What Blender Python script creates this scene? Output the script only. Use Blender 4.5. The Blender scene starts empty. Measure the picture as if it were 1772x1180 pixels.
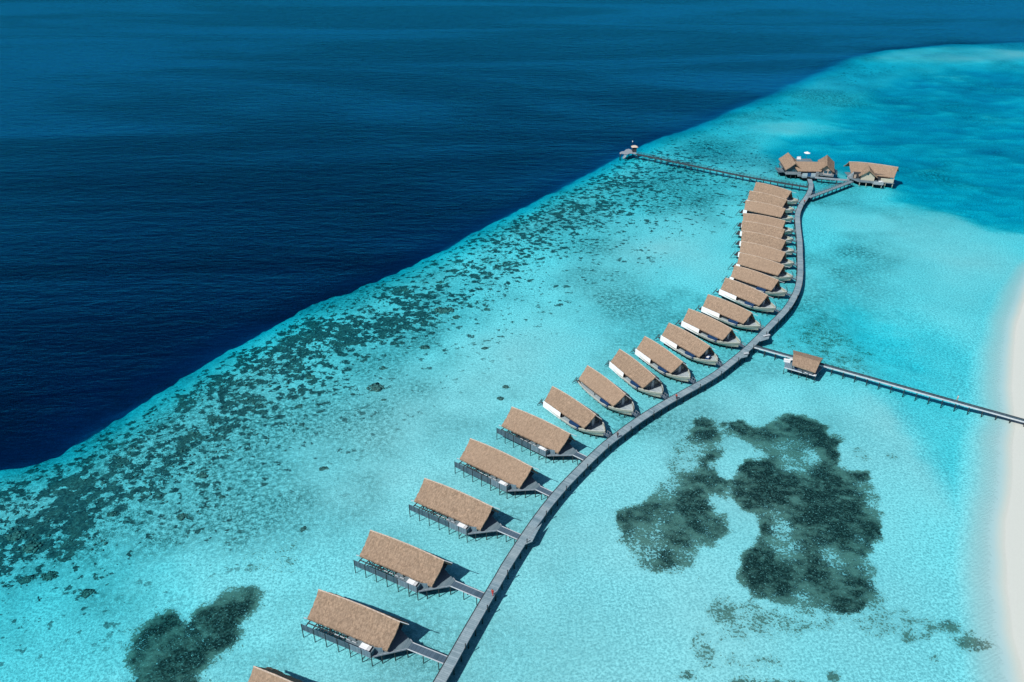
import bpy, math, random
import numpy as np
from mathutils import Vector, Matrix
random.seed(7); rng = np.random.default_rng(7)
R = math.radians
sc = bpy.context.scene
COL = sc.collection
FOC, PITCH, CAMZ = 1378.0, R(30.863), 125.0      # survey of the site: pixels are only used to read off ground positions
WATER = 0.8
def at(x, y, z=0.0):
    s, c = math.sin(PITCH), math.cos(PITCH); u = (x-886)/FOC; v = (590-y)/FOC
    F = c+v*s; D = s-v*c; t = (CAMZ-z)/D
    return (u*t, F*t)
# ------------------------------------------------------------------ materials
def newmat(name):
    m = bpy.data.materials.new(name); m.use_nodes = True
    nt = m.node_tree; nt.nodes.clear()
    return m, nt
class N:
    def __init__(s, nt): s.nt = nt
    def n(s, t, **kw):
        nd = s.nt.nodes.new(t)
        for k, v in kw.items():
            if k.startswith('i_'):
                nd.inputs[k[2:].replace('_', ' ')].default_value = v
            else: setattr(nd, k, v)
        return nd
    def l(s, a, b): s.nt.links.new(a, b)
    def val(s, sock, v):
        if isinstance(v, (int, float)): sock.default_value = v
        elif isinstance(v, (tuple, list)): sock.default_value = tuple(v) if len(v) == len(sock.default_value) else tuple(v)+(1,)
        else: s.l(v, sock)
    def math(s, op, a, b=0.0, clamp=False):
        nd = s.n('ShaderNodeMath', operation=op, use_clamp=clamp); s.val(nd.inputs[0], a); s.val(nd.inputs[1], b); return nd.outputs[0]
    def noise(s, vec, scale, detail=3, rough=.5, dist=0.0):
        nd = s.n('ShaderNodeTexNoise'); s.l(vec, nd.inputs['Vector'])
        nd.inputs['Scale'].default_value = scale; nd.inputs['Detail'].default_value = detail
        nd.inputs['Roughness'].default_value = rough; nd.inputs['Distortion'].default_value = dist; return nd.outputs[0]
    def map(s, vec, scale=(1,1,1), rot=(0,0,0)):
        nd = s.n('ShaderNodeMapping'); s.l(vec, nd.inputs['Vector']); nd.inputs['Scale'].default_value = scale; nd.inputs['Rotation'].default_value = rot; return nd.outputs[0]
    def step(s, v, a, b):
        nd = s.n('ShaderNodeMapRange', interpolation_type='SMOOTHSTEP'); s.val(nd.inputs['Value'], v)
        s.val(nd.inputs['From Min'], a); s.val(nd.inputs['From Max'], b); return nd.outputs[0]
    def mix(s, f, a, b):
        nd = s.n('ShaderNodeMix', data_type='RGBA'); s.val(nd.inputs[0], f); s.val(nd.inputs[6], a); s.val(nd.inputs[7], b); return nd.outputs[2]
    def bump(s, h, strength=.5, dist=.1):
        nd = s.n('ShaderNodeBump'); s.val(nd.inputs['Height'], h); nd.inputs['Strength'].default_value = strength; nd.inputs['Distance'].default_value = dist; return nd.outputs[0]
    def coord(s, k='Object'): return s.n('ShaderNodeTexCoord').outputs[k]
    def bsdf(s, col, rough=.8, normal=None, spec=.3, metallic=0.0):
        b = s.n('ShaderNodeBsdfPrincipled'); s.val(b.inputs['Base Color'], col); s.val(b.inputs['Roughness'], rough)
        b.inputs['Specular IOR Level'].default_value = spec; b.inputs['Metallic'].default_value = metallic
        if normal is not None: s.l(normal, b.inputs['Normal'])
        return b.outputs[0]
    def out(s, surf=None, vol=None):
        o = s.n('ShaderNodeOutputMaterial')
        if surf is not None: s.l(surf, o.inputs['Surface'])
        if vol is not None: s.l(vol, o.inputs['Volume'])

def mat_plain(name, col, rough=.7, var=.15, scale=3.0, spec=.3):
    m, nt = newmat(name); g = N(nt); P = g.coord()
    n1 = g.noise(P, scale, 4, .6)
    dark = tuple(c*(1-var) for c in col); lite = tuple(min(1, c*(1+var)) for c in col)
    g.out(g.bsdf(g.mix(g.step(n1, .3, .7), dark, lite), rough, g.bump(n1, .2, .02), spec)); return m

def mat_thatch(name, a, b):
    m, nt = newmat(name); g = N(nt); P = g.coord()
    rnd = g.n('ShaderNodeObjectInfo').outputs['Random']
    off = g.n('ShaderNodeCombineXYZ'); g.l(g.math('MULTIPLY', rnd, 37.0), off.inputs[0]); g.l(g.math('MULTIPLY', rnd, 19.0), off.inputs[1])
    add = g.n('ShaderNodeVectorMath', operation='ADD'); g.l(P, add.inputs[0]); g.l(off.outputs[0], add.inputs[1]); Q = add.outputs[0]
    fine = g.noise(g.map(Q, (3.2, 1.3, 1.3)), 1.0, 6, .85)       # reed bundles run down the slope
    mid = g.noise(g.map(Q, (.9, .6, .6)), 1.0, 4, .6)
    big = g.noise(Q, .16, 3, .5)
    course = g.n('ShaderNodeTexWave', wave_type='BANDS', bands_direction='Z'); g.l(Q, course.inputs['Vector'])
    course.inputs['Scale'].default_value = .5; course.inputs['Distortion'].default_value = 3.0; course.inputs['Detail'].default_value = 3; course.inputs['Detail Scale'].default_value = 1.2
    c = g.mix(g.step(fine, .40, .60), tuple(x*.50 for x in a), tuple(x*1.15 for x in a))
    mott = g.noise(Q, 1.1, 4, .7)
    c = g.mix(g.step(mott, .40, .62), c, tuple(x*.72 for x in b))
    c = g.mix(g.step(mid, .35, .7), c, b)
    c2 = g.mix(g.step(fine, .42, .6), tuple(x*.45 for x in b), tuple(min(1, x*1.35) for x in b))
    c = g.mix(.5, c, c2)
    c = g.mix(g.math('MULTIPLY', g.step(big, .45, .7), .35), c, tuple(x*.75 for x in b))
    c = g.mix(g.math('MULTIPLY', g.step(course.outputs[1], .15, .0), .34), c, tuple(x*.5 for x in a))
    c = g.mix(g.math('MULTIPLY', rnd, .42), c, (a[0]*.86, a[1]*.88, a[2]*.92))
    h = g.math('ADD', fine, g.math('MULTIPLY', mid, .6))
    g.out(g.bsdf(c, .95, g.bump(h, .9, .16), .1)); return m

def mat_planks(name, a, b, coord='Object', axis=0, freq=5.0, warm=(0.36,.35,.33)):
    m, nt = newmat(name); g = N(nt); P = g.coord(coord)
    sep = g.n('ShaderNodeSeparateXYZ'); g.l(P, sep.inputs[0]); u = g.math('MULTIPLY', sep.outputs[axis], freq)
    idx = g.math('FLOOR', u); fr = g.math('FRACT', u)
    wn = g.n('ShaderNodeTexWhiteNoise', noise_dimensions='1D'); g.l(idx, wn.inputs['W'])
    wn2 = g.n('ShaderNodeTexWhiteNoise', noise_dimensions='1D'); g.l(g.math('FLOOR', g.math('MULTIPLY', u, .12)), wn2.inputs['W'])
    grain = g.noise(P, 2.0, 5, .7)
    col = g.mix(wn.outputs[0], a, b)
    col = g.mix(g.math('MULTIPLY', wn2.outputs[0], .45), col, warm)
    col = g.mix(g.math('MULTIPLY', g.step(grain, .4, .75), .4), col, tuple(x*.6 for x in a))
    gap = g.step(g.math('ABSOLUTE', g.math('SUBTRACT', fr, .5)), .42, .5)
    col = g.mix(g.math('MULTIPLY', gap, .7), col, tuple(x*.3 for x in a))
    g.out(g.bsdf(col, .75, g.bump(g.math('SUBTRACT', grain, gap), .3, .02), .25)); return m

M = {}
M['thatch'] = mat_thatch('thatch', (.405, .280, .188), (.325, .236, .166))
M['thatch_edge'] = mat_plain('thatch_ridge_cap', (.56, .45, .36), .95, .25, 3.0, .1)
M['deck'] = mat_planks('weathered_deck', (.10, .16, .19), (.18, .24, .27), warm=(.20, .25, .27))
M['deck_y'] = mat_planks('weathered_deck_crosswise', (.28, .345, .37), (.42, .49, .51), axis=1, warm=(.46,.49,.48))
M['walk'] = mat_planks('boardwalk_planks', (.14, .225, .265), (.27, .365, .405), 'UV', 0, 2.4, (.36, .425, .43))
M['bridge'] = mat_planks('footbridge_planks', (.045, .085, .12), (.09, .14, .185), axis=0, freq=1.3, warm=(.10, .15, .20))
M['jetty'] = mat_planks('jetty_planks', (.035, .075, .10), (.075, .12, .15), 'UV', 0, 2.0, (.08, .13, .16))
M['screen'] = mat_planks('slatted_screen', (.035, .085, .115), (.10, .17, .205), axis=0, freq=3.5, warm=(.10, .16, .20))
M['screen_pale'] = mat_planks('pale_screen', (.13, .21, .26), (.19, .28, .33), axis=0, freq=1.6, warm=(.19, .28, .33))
M['pile'] = mat_plain('dark_pile', (.035, .045, .045), .8, .4, 4.0)
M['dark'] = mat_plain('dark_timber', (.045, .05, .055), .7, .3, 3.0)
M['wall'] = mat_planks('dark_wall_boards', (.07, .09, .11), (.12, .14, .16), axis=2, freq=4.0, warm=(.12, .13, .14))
M['trim'] = mat_plain('pale_trim', (.50, .54, .56), .6, .12, 2.0)
M['edge'] = mat_plain('grey_edge_beam', (.26, .29, .32), .7, .2, 2.0)
M['white'] = mat_plain('white_canvas', (.80, .82, .82), .7, .05, 1.0)
M['hull'] = mat_planks('hull_planks', (.32, .36, .30), (.42, .45, .37), axis=2, freq=3.0, warm=(.43, .44, .35))
M['gunwale'] = mat_plain('gunwale', (.48, .51, .45), .6, .15, 1.5)
M['blue'] = mat_plain('navy_cushion', (.008, .045, .13), .8, .2, 2.0)
M['glass'] = mat_plain('window_glass', (.03, .08, .11), .08, .2, .6, .8)
M['doorp'] = mat_plain('pale_door', (.42, .50, .53), .5, .1, 2.0)
M['cream'] = mat_planks('cream_log_wall', (.46, .43, .33), (.60, .56, .44), axis=2, freq=2.2, warm=(.62, .58, .46))
M['bluedoor'] = mat_plain('blue_door', (.02, .09, .20), .5, .2, 2.0)
M['red'] = mat_plain('red_cloth', (.45, .03, .03), .9, .2, 8.0)
M['darkcloth'] = mat_plain('dark_cloth', (.02, .025, .04), .9, .2, 8.0)
M['whitecloth'] = mat_plain('white_cloth', (.75, .75, .74), .9, .1, 8.0)
M['beige'] = mat_plain('beige_cloth', (.48, .38, .30), .9, .1, 8.0)
M['skin'] = mat_plain('skin', (.32, .17, .10), .6, .1, 8.0)
M['hair'] = mat_plain('black_hair', (.012, .01, .01), .6, .1, 8.0)

def mat_bed():
    m, nt = newmat('seabed'); g = N(nt); P = g.coord()
    def attr(n): 
        a = g.n('ShaderNodeAttribute', attribute_name=n); return a.outputs['Fac']
    grass, reef, speck = attr('grass'), attr('reef'), attr('speck')
    n1 = g.noise(P, .95, 5, .8); n1b = g.noise(g.map(P, (1, 1.5, 1), (0, 0, .4)), .55, 5, .7, .4)
    n2 = g.noise(g.map(P, (1, 1.35, 1), (0, 0, R(35))), .14, 6, .72, .6); n3 = g.noise(P, .035, 4, .6)
    n0 = g.noise(P, 2.6, 3, .8)
    sand = g.mix(g.step(n3, .35, .65), (.60, .67, .69), (.73, .785, .79))
    glint = g.noise(P, 1.9, 3, .75)  # ripple light on the bed, painted into its colour as bright and dark flecks
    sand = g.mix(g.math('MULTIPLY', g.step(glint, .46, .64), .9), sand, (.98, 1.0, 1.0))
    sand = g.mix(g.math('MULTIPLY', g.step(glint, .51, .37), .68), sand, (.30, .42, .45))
    # loose rubble and weed specks, partly ripple light painted in as dark flecks
    sp = g.math('MULTIPLY', g.step(g.math('ADD', g.math('MULTIPLY', n1, .6), g.math('MULTIPLY', n0, .4)), .43, .56), speck)
    sand = g.mix(sp, sand, (.09, .17, .17))
    pz = g.n('ShaderNodeSeparateXYZ'); g.l(P, pz.inputs[0])
    sand = g.mix(g.step(pz.outputs[2], -.15, .55), sand, (.50, .57, .57))
    # coral patches
    v = g.n('ShaderNodeTexVoronoi'); g.l(P, v.inputs['Vector']); v.inputs['Scale'].default_value = .55
    n4 = g.noise(g.map(P, (1, 1.3, 1), (0, 0, R(35))), .33, 6, .75, .3)
    cf = g.math('ADD', g.math('ADD', reef, g.math('MULTIPLY', g.math('SUBTRACT', n2, .5), 2.6)), g.math('ADD', g.math('MULTIPLY', g.math('SUBTRACT', n1b, .5), 1.5), g.math('MULTIPLY', g.math('SUBTRACT', n4, .5), 2.2)))
    vw = g.n('ShaderNodeVectorMath', operation='ADD'); g.l(P, vw.inputs[0])
    nv = g.n('ShaderNodeTexNoise'); g.l(P, nv.inputs['Vector']); nv.inputs['Scale'].default_value = .9; nv.inputs['Detail'].default_value = 3
    vs_ = g.n('ShaderNodeVectorMath', operation='SCALE'); g.l(nv.outputs['Color'], vs_.inputs[0]); vs_.inputs['Scale'].default_value = 2.2; g.l(vs_.outputs[0], vw.inputs[1])
    v2 = g.n('ShaderNodeTexVoronoi'); g.l(vw.outputs[0], v2.inputs['Vector']); v2.inputs['Scale'].default_value = .42
    v3 = g.n('ShaderNodeTexVoronoi'); g.l(vw.outputs[0], v3.inputs['Vector']); v3.inputs['Scale'].default_value = .95
    cf = g.math('ADD', cf, g.math('MULTIPLY', g.math('SUBTRACT', .42, v2.outputs['Distance']), 1.1))
    cf = g.math('ADD', cf, g.math('MULTIPLY', g.math('SUBTRACT', .42, v3.outputs['Distance']), .35))
    cm = g.math('MULTIPLY', g.step(cf, .46, .56), .96)
    ccol = g.mix(g.step(n1, .38, .66), (.006, .018, .025), (.045, .080, .088))
    ccol = g.mix(g.math('MULTIPLY', g.step(v.outputs['Distance'], .25, .7), .3), ccol, (.11, .16, .16))
    ccol = g.mix(g.math('MULTIPLY', g.step(v3.outputs['Distance'], .5, .2), .5), ccol, (.13, .165, .15))
    ccol = g.mix(g.math('MULTIPLY', g.step(n2, .52, .62), .4), ccol, (.15, .15, .125))
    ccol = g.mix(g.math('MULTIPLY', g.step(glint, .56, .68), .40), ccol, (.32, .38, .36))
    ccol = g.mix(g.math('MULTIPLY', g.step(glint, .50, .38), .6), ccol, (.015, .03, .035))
    col = g.mix(g.math('MULTIPLY', cm, g.step(reef, .02, .2)), sand, ccol)
    # seagrass and rubble meadow
    gf = g.math('ADD', grass, g.math('MULTIPLY', g.math('SUBTRACT', n2, .5), .7))
    gf = g.math('ADD', gf, g.math('MULTIPLY', g.math('SUBTRACT', n4, .5), 1.25))
    gf = g.math('ADD', gf, g.math('MULTIPLY', g.math('SUBTRACT', glint, .5), 1.7))
    gf = g.math('ADD', gf, g.math('MULTIPLY', g.math('SUBTRACT', n0, .5), .7))
    gm = g.math('MULTIPLY', g.step(gf, .40, .58), g.step(grass, .0, .14))
    gtone = g.math('ADD', n4, g.math('MULTIPLY', g.math('SUBTRACT', .8, grass), .55))
    gtone = g.math('ADD', gtone, g.math('MULTIPLY', g.math('SUBTRACT', n2, .5), .9))
    gcol = g.mix(g.step(gtone, .34, .70), (.016, .024, .022), (.20, .21, .175))
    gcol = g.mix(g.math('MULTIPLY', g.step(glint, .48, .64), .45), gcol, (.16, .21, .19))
    gcol = g.mix(g.math('MULTIPLY', g.step(g.noise(P, 2.6, 3, .8), .60, .70), .8), gcol, (.62, .68, .64))
    col = g.mix(gm, col, gcol)
    rip = g.n('ShaderNodeTexWave'); g.l(g.map(P, (1, 1, 1), (0, 0, R(62))), rip.inputs['Vector'])
    rip.inputs['Scale'].default_value = .42; rip.inputs['Distortion'].default_value = 7; rip.inputs['Detail'].default_value = 4; rip.inputs['Detail Scale'].default_value = .8
    h = g.math('ADD', g.math('MULTIPLY', rip.outputs[1], .18), g.math('ADD', n1, g.math('MULTIPLY', n0, .5)))
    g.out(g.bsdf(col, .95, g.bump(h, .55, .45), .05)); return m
M['bed'] = mat_bed()

def mat_beach():
    m, nt = newmat('beach_sand'); g = N(nt); P = g.coord(); geo = g.n('ShaderNodeNewGeometry')
    sep = g.n('ShaderNodeSeparateXYZ'); g.l(geo.outputs['Position'], sep.inputs[0])
    nz = g.noise(P, .25, 5, .6); fine = g.noise(P, 3.0, 5, .7)
    z = g.math('ADD', sep.outputs[2], g.math('MULTIPLY', g.math('SUBTRACT', nz, .5), .25))
    dry = g.step(z, .98, 1.12)
    col = g.mix(dry, (.56, .585, .53), (.74, .77, .76))
    col = g.mix(g.math('MULTIPLY', g.step(fine, .4, .7), .15), col, (.45, .43, .38))
    col = g.mix(g.step(sep.outputs[2], WATER-.02, WATER-.2), col, (.50, .57, .57))
    g.out(g.bsdf(col, .85, g.bump(g.math('ADD', fine, nz), .3, .1), .2)); return m
M['beach'] = mat_beach()

def mat_coral():
    m, nt = newmat('coral'); g = N(nt); P = g.coord()
    n = g.noise(P, 1.6, 5, .7); b = g.noise(P, .12, 3, .5)
    c = g.mix(g.step(n, .35, .7), (.05, .08, .078), (.24, .27, .24)); c = g.mix(g.math('MULTIPLY', g.step(b, .5, .65), .4), c, (.24, .24, .20))
    g.out(g.bsdf(c, .95, g.bump(n, .8, .3), .05)); return m
M['coral'] = mat_coral()

def mat_water():
    m, nt = newmat('sea_water'); g = N(nt); P = g.coord()
    w1 = g.noise(g.map(P, (.55, 1.5, 1), (0, 0, R(-8))), .5, 4, .6, .3)
    w2 = g.noise(g.map(P, (.45, 1.3, 1), (0, 0, R(12))), .16, 3, .55, .3)
    slick = g.noise(g.map(P, (.45, 1.9, 1), (0, 0, R(-14))), .0050, 5, .55, 1.2)
    ruff = g.step(slick, .40, .66)
    h = g.math('ADD', g.math('MULTIPLY', w1, 1.0), g.math('MULTIPLY', w2, 1.6))
    calm = g.n('ShaderNodeAttribute', attribute_name='calm').outputs['Fac']
    bn = g.n('ShaderNodeBump'); g.l(h, bn.inputs['Height']); bn.inputs['Distance'].default_value = 1.1
    g.l(g.math('SUBTRACT', .29, g.math('MULTIPLY', calm, .22)), bn.inputs['Strength']); nrm = bn.outputs[0]
    gl = g.n('ShaderNodeBsdfGlossy'); g.val(gl.inputs['Color'], (.02, .54, 1.0)); gl.inputs['Roughness'].default_value = .12; g.l(nrm, gl.inputs['Normal'])
    fr = g.n('ShaderNodeFresnel'); fr.inputs['IOR'].default_value = 1.33; g.l(nrm, fr.inputs['Normal'])
    k = g.math('MULTIPLY', fr.outputs[0], g.math('MULTIPLY', g.math('ADD', 1.25, g.math('MULTIPLY', ruff, 1.3)), g.math('SUBTRACT', 1.0, g.math('MULTIPLY', calm, .78))))
    tr = g.n('ShaderNodeBsdfTransparent')
    mx = g.n('ShaderNodeMixShader'); g.l(g.math('MINIMUM', k, .75), mx.inputs[0]); g.l(tr.outputs[0], mx.inputs[1]); g.l(gl.outputs[0], mx.inputs[2])
    ab = g.n('ShaderNodeVolumeAbsorption')
    # absorption per metre (r, g, b): red goes first, then green
    kr, kg, kb = .58, .077, .048
    ab.inputs['Color'].default_value = (1-kr/.8, 1-kg/.8, 1-kb/.8, 1); ab.inputs['Density'].default_value = .8
    g.out(mx.outputs[0], ab.outputs[0]); return m
M['water'] = mat_water()

# ------------------------------------------------------------------ mesh builder
class MB:
    def __init__(s): s.v = []; s.f = []; s.uv = None; s.smooth = False
    def add(s, vs, fs):
        o = len(s.v); s.v += [tuple(map(float, v)) for v in vs]; s.f += [tuple(i+o for i in f) for f in fs]; return s
    def box(s, x0, x1, y0, y1, z0, z1):
        return s.add([(x0,y0,z0),(x1,y0,z0),(x1,y1,z0),(x0,y1,z0),(x0,y0,z1),(x1,y0,z1),(x1,y1,z1),(x0,y1,z1)],
                     [(3,2,1,0),(4,5,6,7),(0,1,5,4),(1,2,6,5),(2,3,7,6),(3,0,4,7)])
    def beam(s, p, q, w, h):
        p, q = Vector(p), Vector(q); d = (q-p).normalized()
        up = Vector((0,0,1)) if abs(d.z) < .9 else Vector((1,0,0))
        a = d.cross(up).normalized()*w/2; b = a.cross(d).normalized()*h/2
        vs = [p-a-b, p+a-b, p+a+b, p-a+b, q-a-b, q+a-b, q+a+b, q-a+b]
        return s.add(vs, [(0,1,2,3),(7,6,5,4),(0,4,5,1),(1,5,6,2),(2,6,7,3),(3,7,4,0)])
    def cyl(s, p, q, r, n=8, r2=None):
        p, q = Vector(p), Vector(q); d = (q-p).normalized(); r2 = r if r2 is None else r2
        up = Vector((0,0,1)) if abs(d.z) < .9 else Vector((1,0,0))
        a = d.cross(up).normalized(); b = d.cross(a).normalized(); vs = []
        for c, rr in ((p, r), (q, r2)):
            for i in range(n):
                t = 2*math.pi*i/n; vs.append(c+a*math.cos(t)*rr+b*math.sin(t)*rr)
        fs = [(i, (i+1) % n, n+(i+1) % n, n+i) for i in range(n)]+[tuple(range(n))[::-1], tuple(range(n, 2*n))]
        return s.add(vs, fs)
    def path(s, pts, r, n=8, r2=None):
        k = len(pts)-1
        for i in range(k):
            t0, t1 = i/k, (i+1)/k; e = r if r2 is None else r2
            s.cyl(pts[i], pts[i+1], r+(e-r)*t0, n, r+(e-r)*t1)
        return s
    def prism(s, poly, z0, z1):
        n = len(poly)
        return s.add([(x, y, z0) for x, y in poly]+[(x, y, z1) for x, y in poly],
                     [tuple(range(n))[::-1], tuple(range(n, 2*n))]+[(i, (i+1) % n, n+(i+1) % n, n+i) for i in range(n)])
    def slab(s, poly3, th):
        n = len(poly3); nrm = (Vector(poly3[1])-Vector(poly3[0])).cross(Vector(poly3[2])-Vector(poly3[0])).normalized()*th
        return s.add(list(poly3)+[tuple(Vector(p)-nrm) for p in poly3], [tuple(range(n)), tuple(range(n, 2*n))[::-1]]+[(i, n+i, n+(i+1) % n, (i+1) % n) for i in range(n)])
    def grid(s, rows):
        nr, nc = len(rows), len(rows[0]); vs = [p for r in rows for p in r]
        return s.add(vs, [(i*nc+j, i*nc+j+1, (i+1)*nc+j+1, (i+1)*nc+j) for i in range(nr-1) for j in range(nc-1)])
    def build(s, name, mat, parent=None, smooth=False, label=None):
        me = bpy.data.meshes.new(name); me.from_pydata(s.v, [], s.f); me.materials.append(mat)
        if s.uv is not None:
            ul = me.uv_layers.new(name='UVMap')
            for lp in me.loops: ul.data[lp.index].uv = s.uv[lp.vertex_index]
        if smooth: me.polygons.foreach_set('use_smooth', [True]*len(me.polygons))
        me.update(); o = bpy.data.objects.new(name, me); COL.objects.link(o)
        if parent is not None: o.parent = parent
        if label: o['label'] = label
        return o
def tag(o, label=None, cat=None, group=None, kind=None):
    if label: o['label'] = label
    if cat: o['category'] = cat
    if group: o['group'] = group
    if kind: o['kind'] = kind
    return o
def empty(name, x, y, z=0, rz=0, **kw):
    o = bpy.data.objects.new(name, None); COL.objects.link(o); o.location = (x, y, z); o.rotation_euler = (0, 0, rz); return tag(o, **kw)
def kids(o): return [c for c in bpy.data.objects if c.parent == o]
def copy_tree(o, parent=None, skip=()):
    c = o.copy(); COL.objects.link(c); c.parent = parent
    for ch in kids(o):
        if ch.name.split('.')[0] not in skip: copy_tree(ch, c)
    return c

def roof_mesh(nx, ny, f_ridge, f_eave, th=.32, jit=.05, conc=.0, seed=0):
    """thatched gable roof as one closed shell; f_ridge(t) and f_eave(t, side) give points along the length"""
    rr = random.Random(seed); top = []; bot = []
    for i in range(nx+1):
        t = i/nx; a = Vector(f_eave(t, -1)); r = Vector(f_ridge(t)); b = Vector(f_eave(t, 1)); row = []
        for j in range(-ny, ny+1):
            q = abs(j)/ny; e = a if j < 0 else b
            p = r.lerp(e, q); p.z -= conc*math.sin(math.pi*q)
            p += Vector((rr.uniform(-jit, jit), rr.uniform(-jit, jit), rr.uniform(-jit, jit)*.8)); row.append(p)
        top.append(row); bot.append([p-Vector((0, 0, th*1.25)) for p in row])
    m = MB(); m.grid(top); nr, nc = nx+1, 2*ny+1; o = nr*nc; m.grid([r[::-1] for r in bot])
    B = lambda i, j: o+i*nc+(nc-1-j)
    T = lambda i, j: i*nc+j
    for i in range(nx):
        m.f.append((T(i,0), T(i+1,0), B(i+1,0), B(i,0))); m.f.append((T(i+1,nc-1), T(i,nc-1), B(i,nc-1), B(i+1,nc-1)))
    for j in range(nc-1):
        m.f.append((T(0,j+1), T(0,j), B(0,j), B(0,j+1))); m.f.append((T(nx,j), T(nx,j+1), B(nx,j+1), B(nx,j)))
    return m

# ------------------------------------------------------------------ seabed, beach, water
def seg_dist(X, Y, pts, closed=False):
    """distance to a polyline and the side sign of its nearest segment"""
    n = len(pts); best = np.full(X.shape, 1e9); side = np.zeros(X.shape)
    for i in range(n if closed else n-1):
        ax, ay = pts[i]; bx, by = pts[(i+1) % n]; dx, dy = bx-ax, by-ay; L = dx*dx+dy*dy+1e-9
        t = np.clip(((X-ax)*dx+(Y-ay)*dy)/L, 0, 1); ex, ey = X-ax-t*dx, Y-ay-t*dy
        d = np.hypot(ex, ey); k = d < best
        best = np.where(k, d, best); side = np.where(k, np.sign(dx*(Y-ay)-dy*(X-ax)), side)
    return best, side
def inside(X, Y, pts):
    r = np.zeros(X.shape, bool); n = len(pts)
    for i in range(n):
        x0, y0 = pts[i]; x1, y1 = pts[(i+1) % n]
        c = ((y0 > Y) != (y1 > Y)) & (X < (x1-x0)*(Y-y0)/((y1-y0) if y1 != y0 else 1e-9)+x0); r ^= c
    return r
def sdf(X, Y, pts):
    d, _ = seg_dist(X, Y, pts, True); return np.where(inside(X, Y, pts), -d, d)
def sstep(v, a, b):
    t = np.clip((v-a)/(b-a), 0, 1); return t*t*(3-2*t)
_lat = {}
def vnoise(X, Y, sc_, seed=0):
    g_ = _lat.setdefault(seed, np.random.default_rng(100+seed).random((256, 256)))
    x, y = X*sc_+1000, Y*sc_+1000; xi, yi = np.floor(x).astype(int), np.floor(y).astype(int); u, v = x-xi, y-yi
    u, v = u*u*(3-2*u), v*v*(3-2*v); f = lambda a, b: g_[(xi+a) % 256, (yi+b) % 256]
    return (f(0,0)*(1-u)+f(1,0)*u)*(1-v)+(f(0,1)*(1-u)+f(1,1)*u)*v
def fbm(X, Y, s_, o=4, seed=0):
    r = 0; a = 1; t = 0
    for k in range(o): r = r+a*vnoise(X, Y, s_*2**k, seed+k); t += a; a *= .5
    return r/t
EDGE = [at(*p) for p in [(-700,1000),(-300,860),(0,797),(60,793),(100,778),(160,741),(240,690),(330,633),(430,576),(520,532),(600,497),(660,474),(740,440),(860,377),(960,327),(1040,287),(1085,262),(1130,238),(1200,212),(1260,190),(1330,160),(1400,125),(1460,100),(1530,83),(1640,72),(1772,68),(2100,66),(3200,80)]]
SHORE = [at(p[0]+11, p[1], WATER) for p in [(2500,330),(1960,390),(1840,430),(1785,470),(1762,510),(1748,560),(1742,620),(1742,680),(1747,740),(1741,820),(1731,880),(1726,950),(1729,1010),(1742,1080),(1762,1180),(1800,1300),(1900,1600)]]
C3 = lambda pts: [at(1050+x/2.36, 680+y/2.36) for x, y in pts]
C4 = lambda pts: [at(x/2.95, 780+y/2.95) for x, y in pts]
G_MAIN = C3([(500,360),(600,270),(640,250),(520,190),(470,130),(540,110),(600,130),(680,90),(740,80),(830,110),(900,140),(950,190),(955,240),(975,300),(1000,330),(1060,300),(1090,320),(1085,360),(1140,440),(1125,520),(1100,650),(1060,700),(1075,800),(1060,880),(1040,900),(900,890),(820,910),(700,880),(620,850),(540,790),(560,680),(600,620),(590,500),(540,460),(490,420)])
G_LEFT = C3([(280,220),(330,140),(390,95),(430,120),(450,160),(500,200),(490,260),(430,290),(450,340),(500,390),(480,430),(440,430),(440,520),(490,500),(490,600),(450,620),(380,620),(330,690),(200,725),(110,700),(60,600),(70,510),(130,460),(180,420),(250,360),(270,290)])
G_SCAT = C3([(390,860),(480,840),(560,870),(590,1040),(520,1060),(430,990)])
G_BOT = C3([(480,1200),(560,1140),(640,1155),(760,1160),(860,1190),(900,1300),(420,1300)])
G_BL = C4([(640,1060),(700,980),(740,900),(830,840),(900,830),(960,860),(1000,810),(1100,780),(1160,740),(1250,710),(1320,740),(1290,800),(1210,900),(1180,980),(1100,1060),(1030,1120),(1000,1180),(960,1300),(680,1300)])
TURQ = [at(*p) for p in [(1335,262),(1350,236),(1395,226),(1440,208),(1480,186),(1510,160),(1560,133),(1640,118),(1772,120),(2300,128),(3000,200),(2600,400),(1960,420),(1800,404),(1740,396),(1700,388),(1660,374),(1600,362),(1560,344),(1553,318),(1500,300),(1440,288),(1400,280),(1355,290)]]
def blob(X, Y, px, py, rx, ry, soft=.5):
    cx, cy = at(px, py); ex, _ = at(px+rx, py); _, ey = at(px, py-ry)
    r = np.hypot((X-cx)/max(ex-cx, .1), (Y-cy)/max(ey-cy, .1))+(fbm(X, Y, .22, 3, 151)-.5)*(1.0 if rx < 45 else .3); return 1-sstep(r, 1-soft, 1+soft)
def axis(segs):
    out = [segs[0][0]]
    for a, b, s0, s1 in segs:
        x = out[-1]
        while x < b-1e-6:
            t = (x-a)/(b-a); x += s0+(s1-s0)*t; out.append(min(x, b))
    return np.array(out)
xs = axis([(-4500,-800,300,60),(-800,-260,50,5),(-260,-120,3,1.4),(-120,200,1.15,1.15),(200,480,1.4,3.2),(480,900,4,20),(900,4500,40,300)])
ys = axis([(-1500,0,200,20),(0,80,6,1.2),(80,260,1.15,1.15),(260,430,1.3,2),(430,760,2.2,4),(760,1100,5,14),(1100,6000,30,400)])
X, Y = np.meshgrid(xs, ys)
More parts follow.
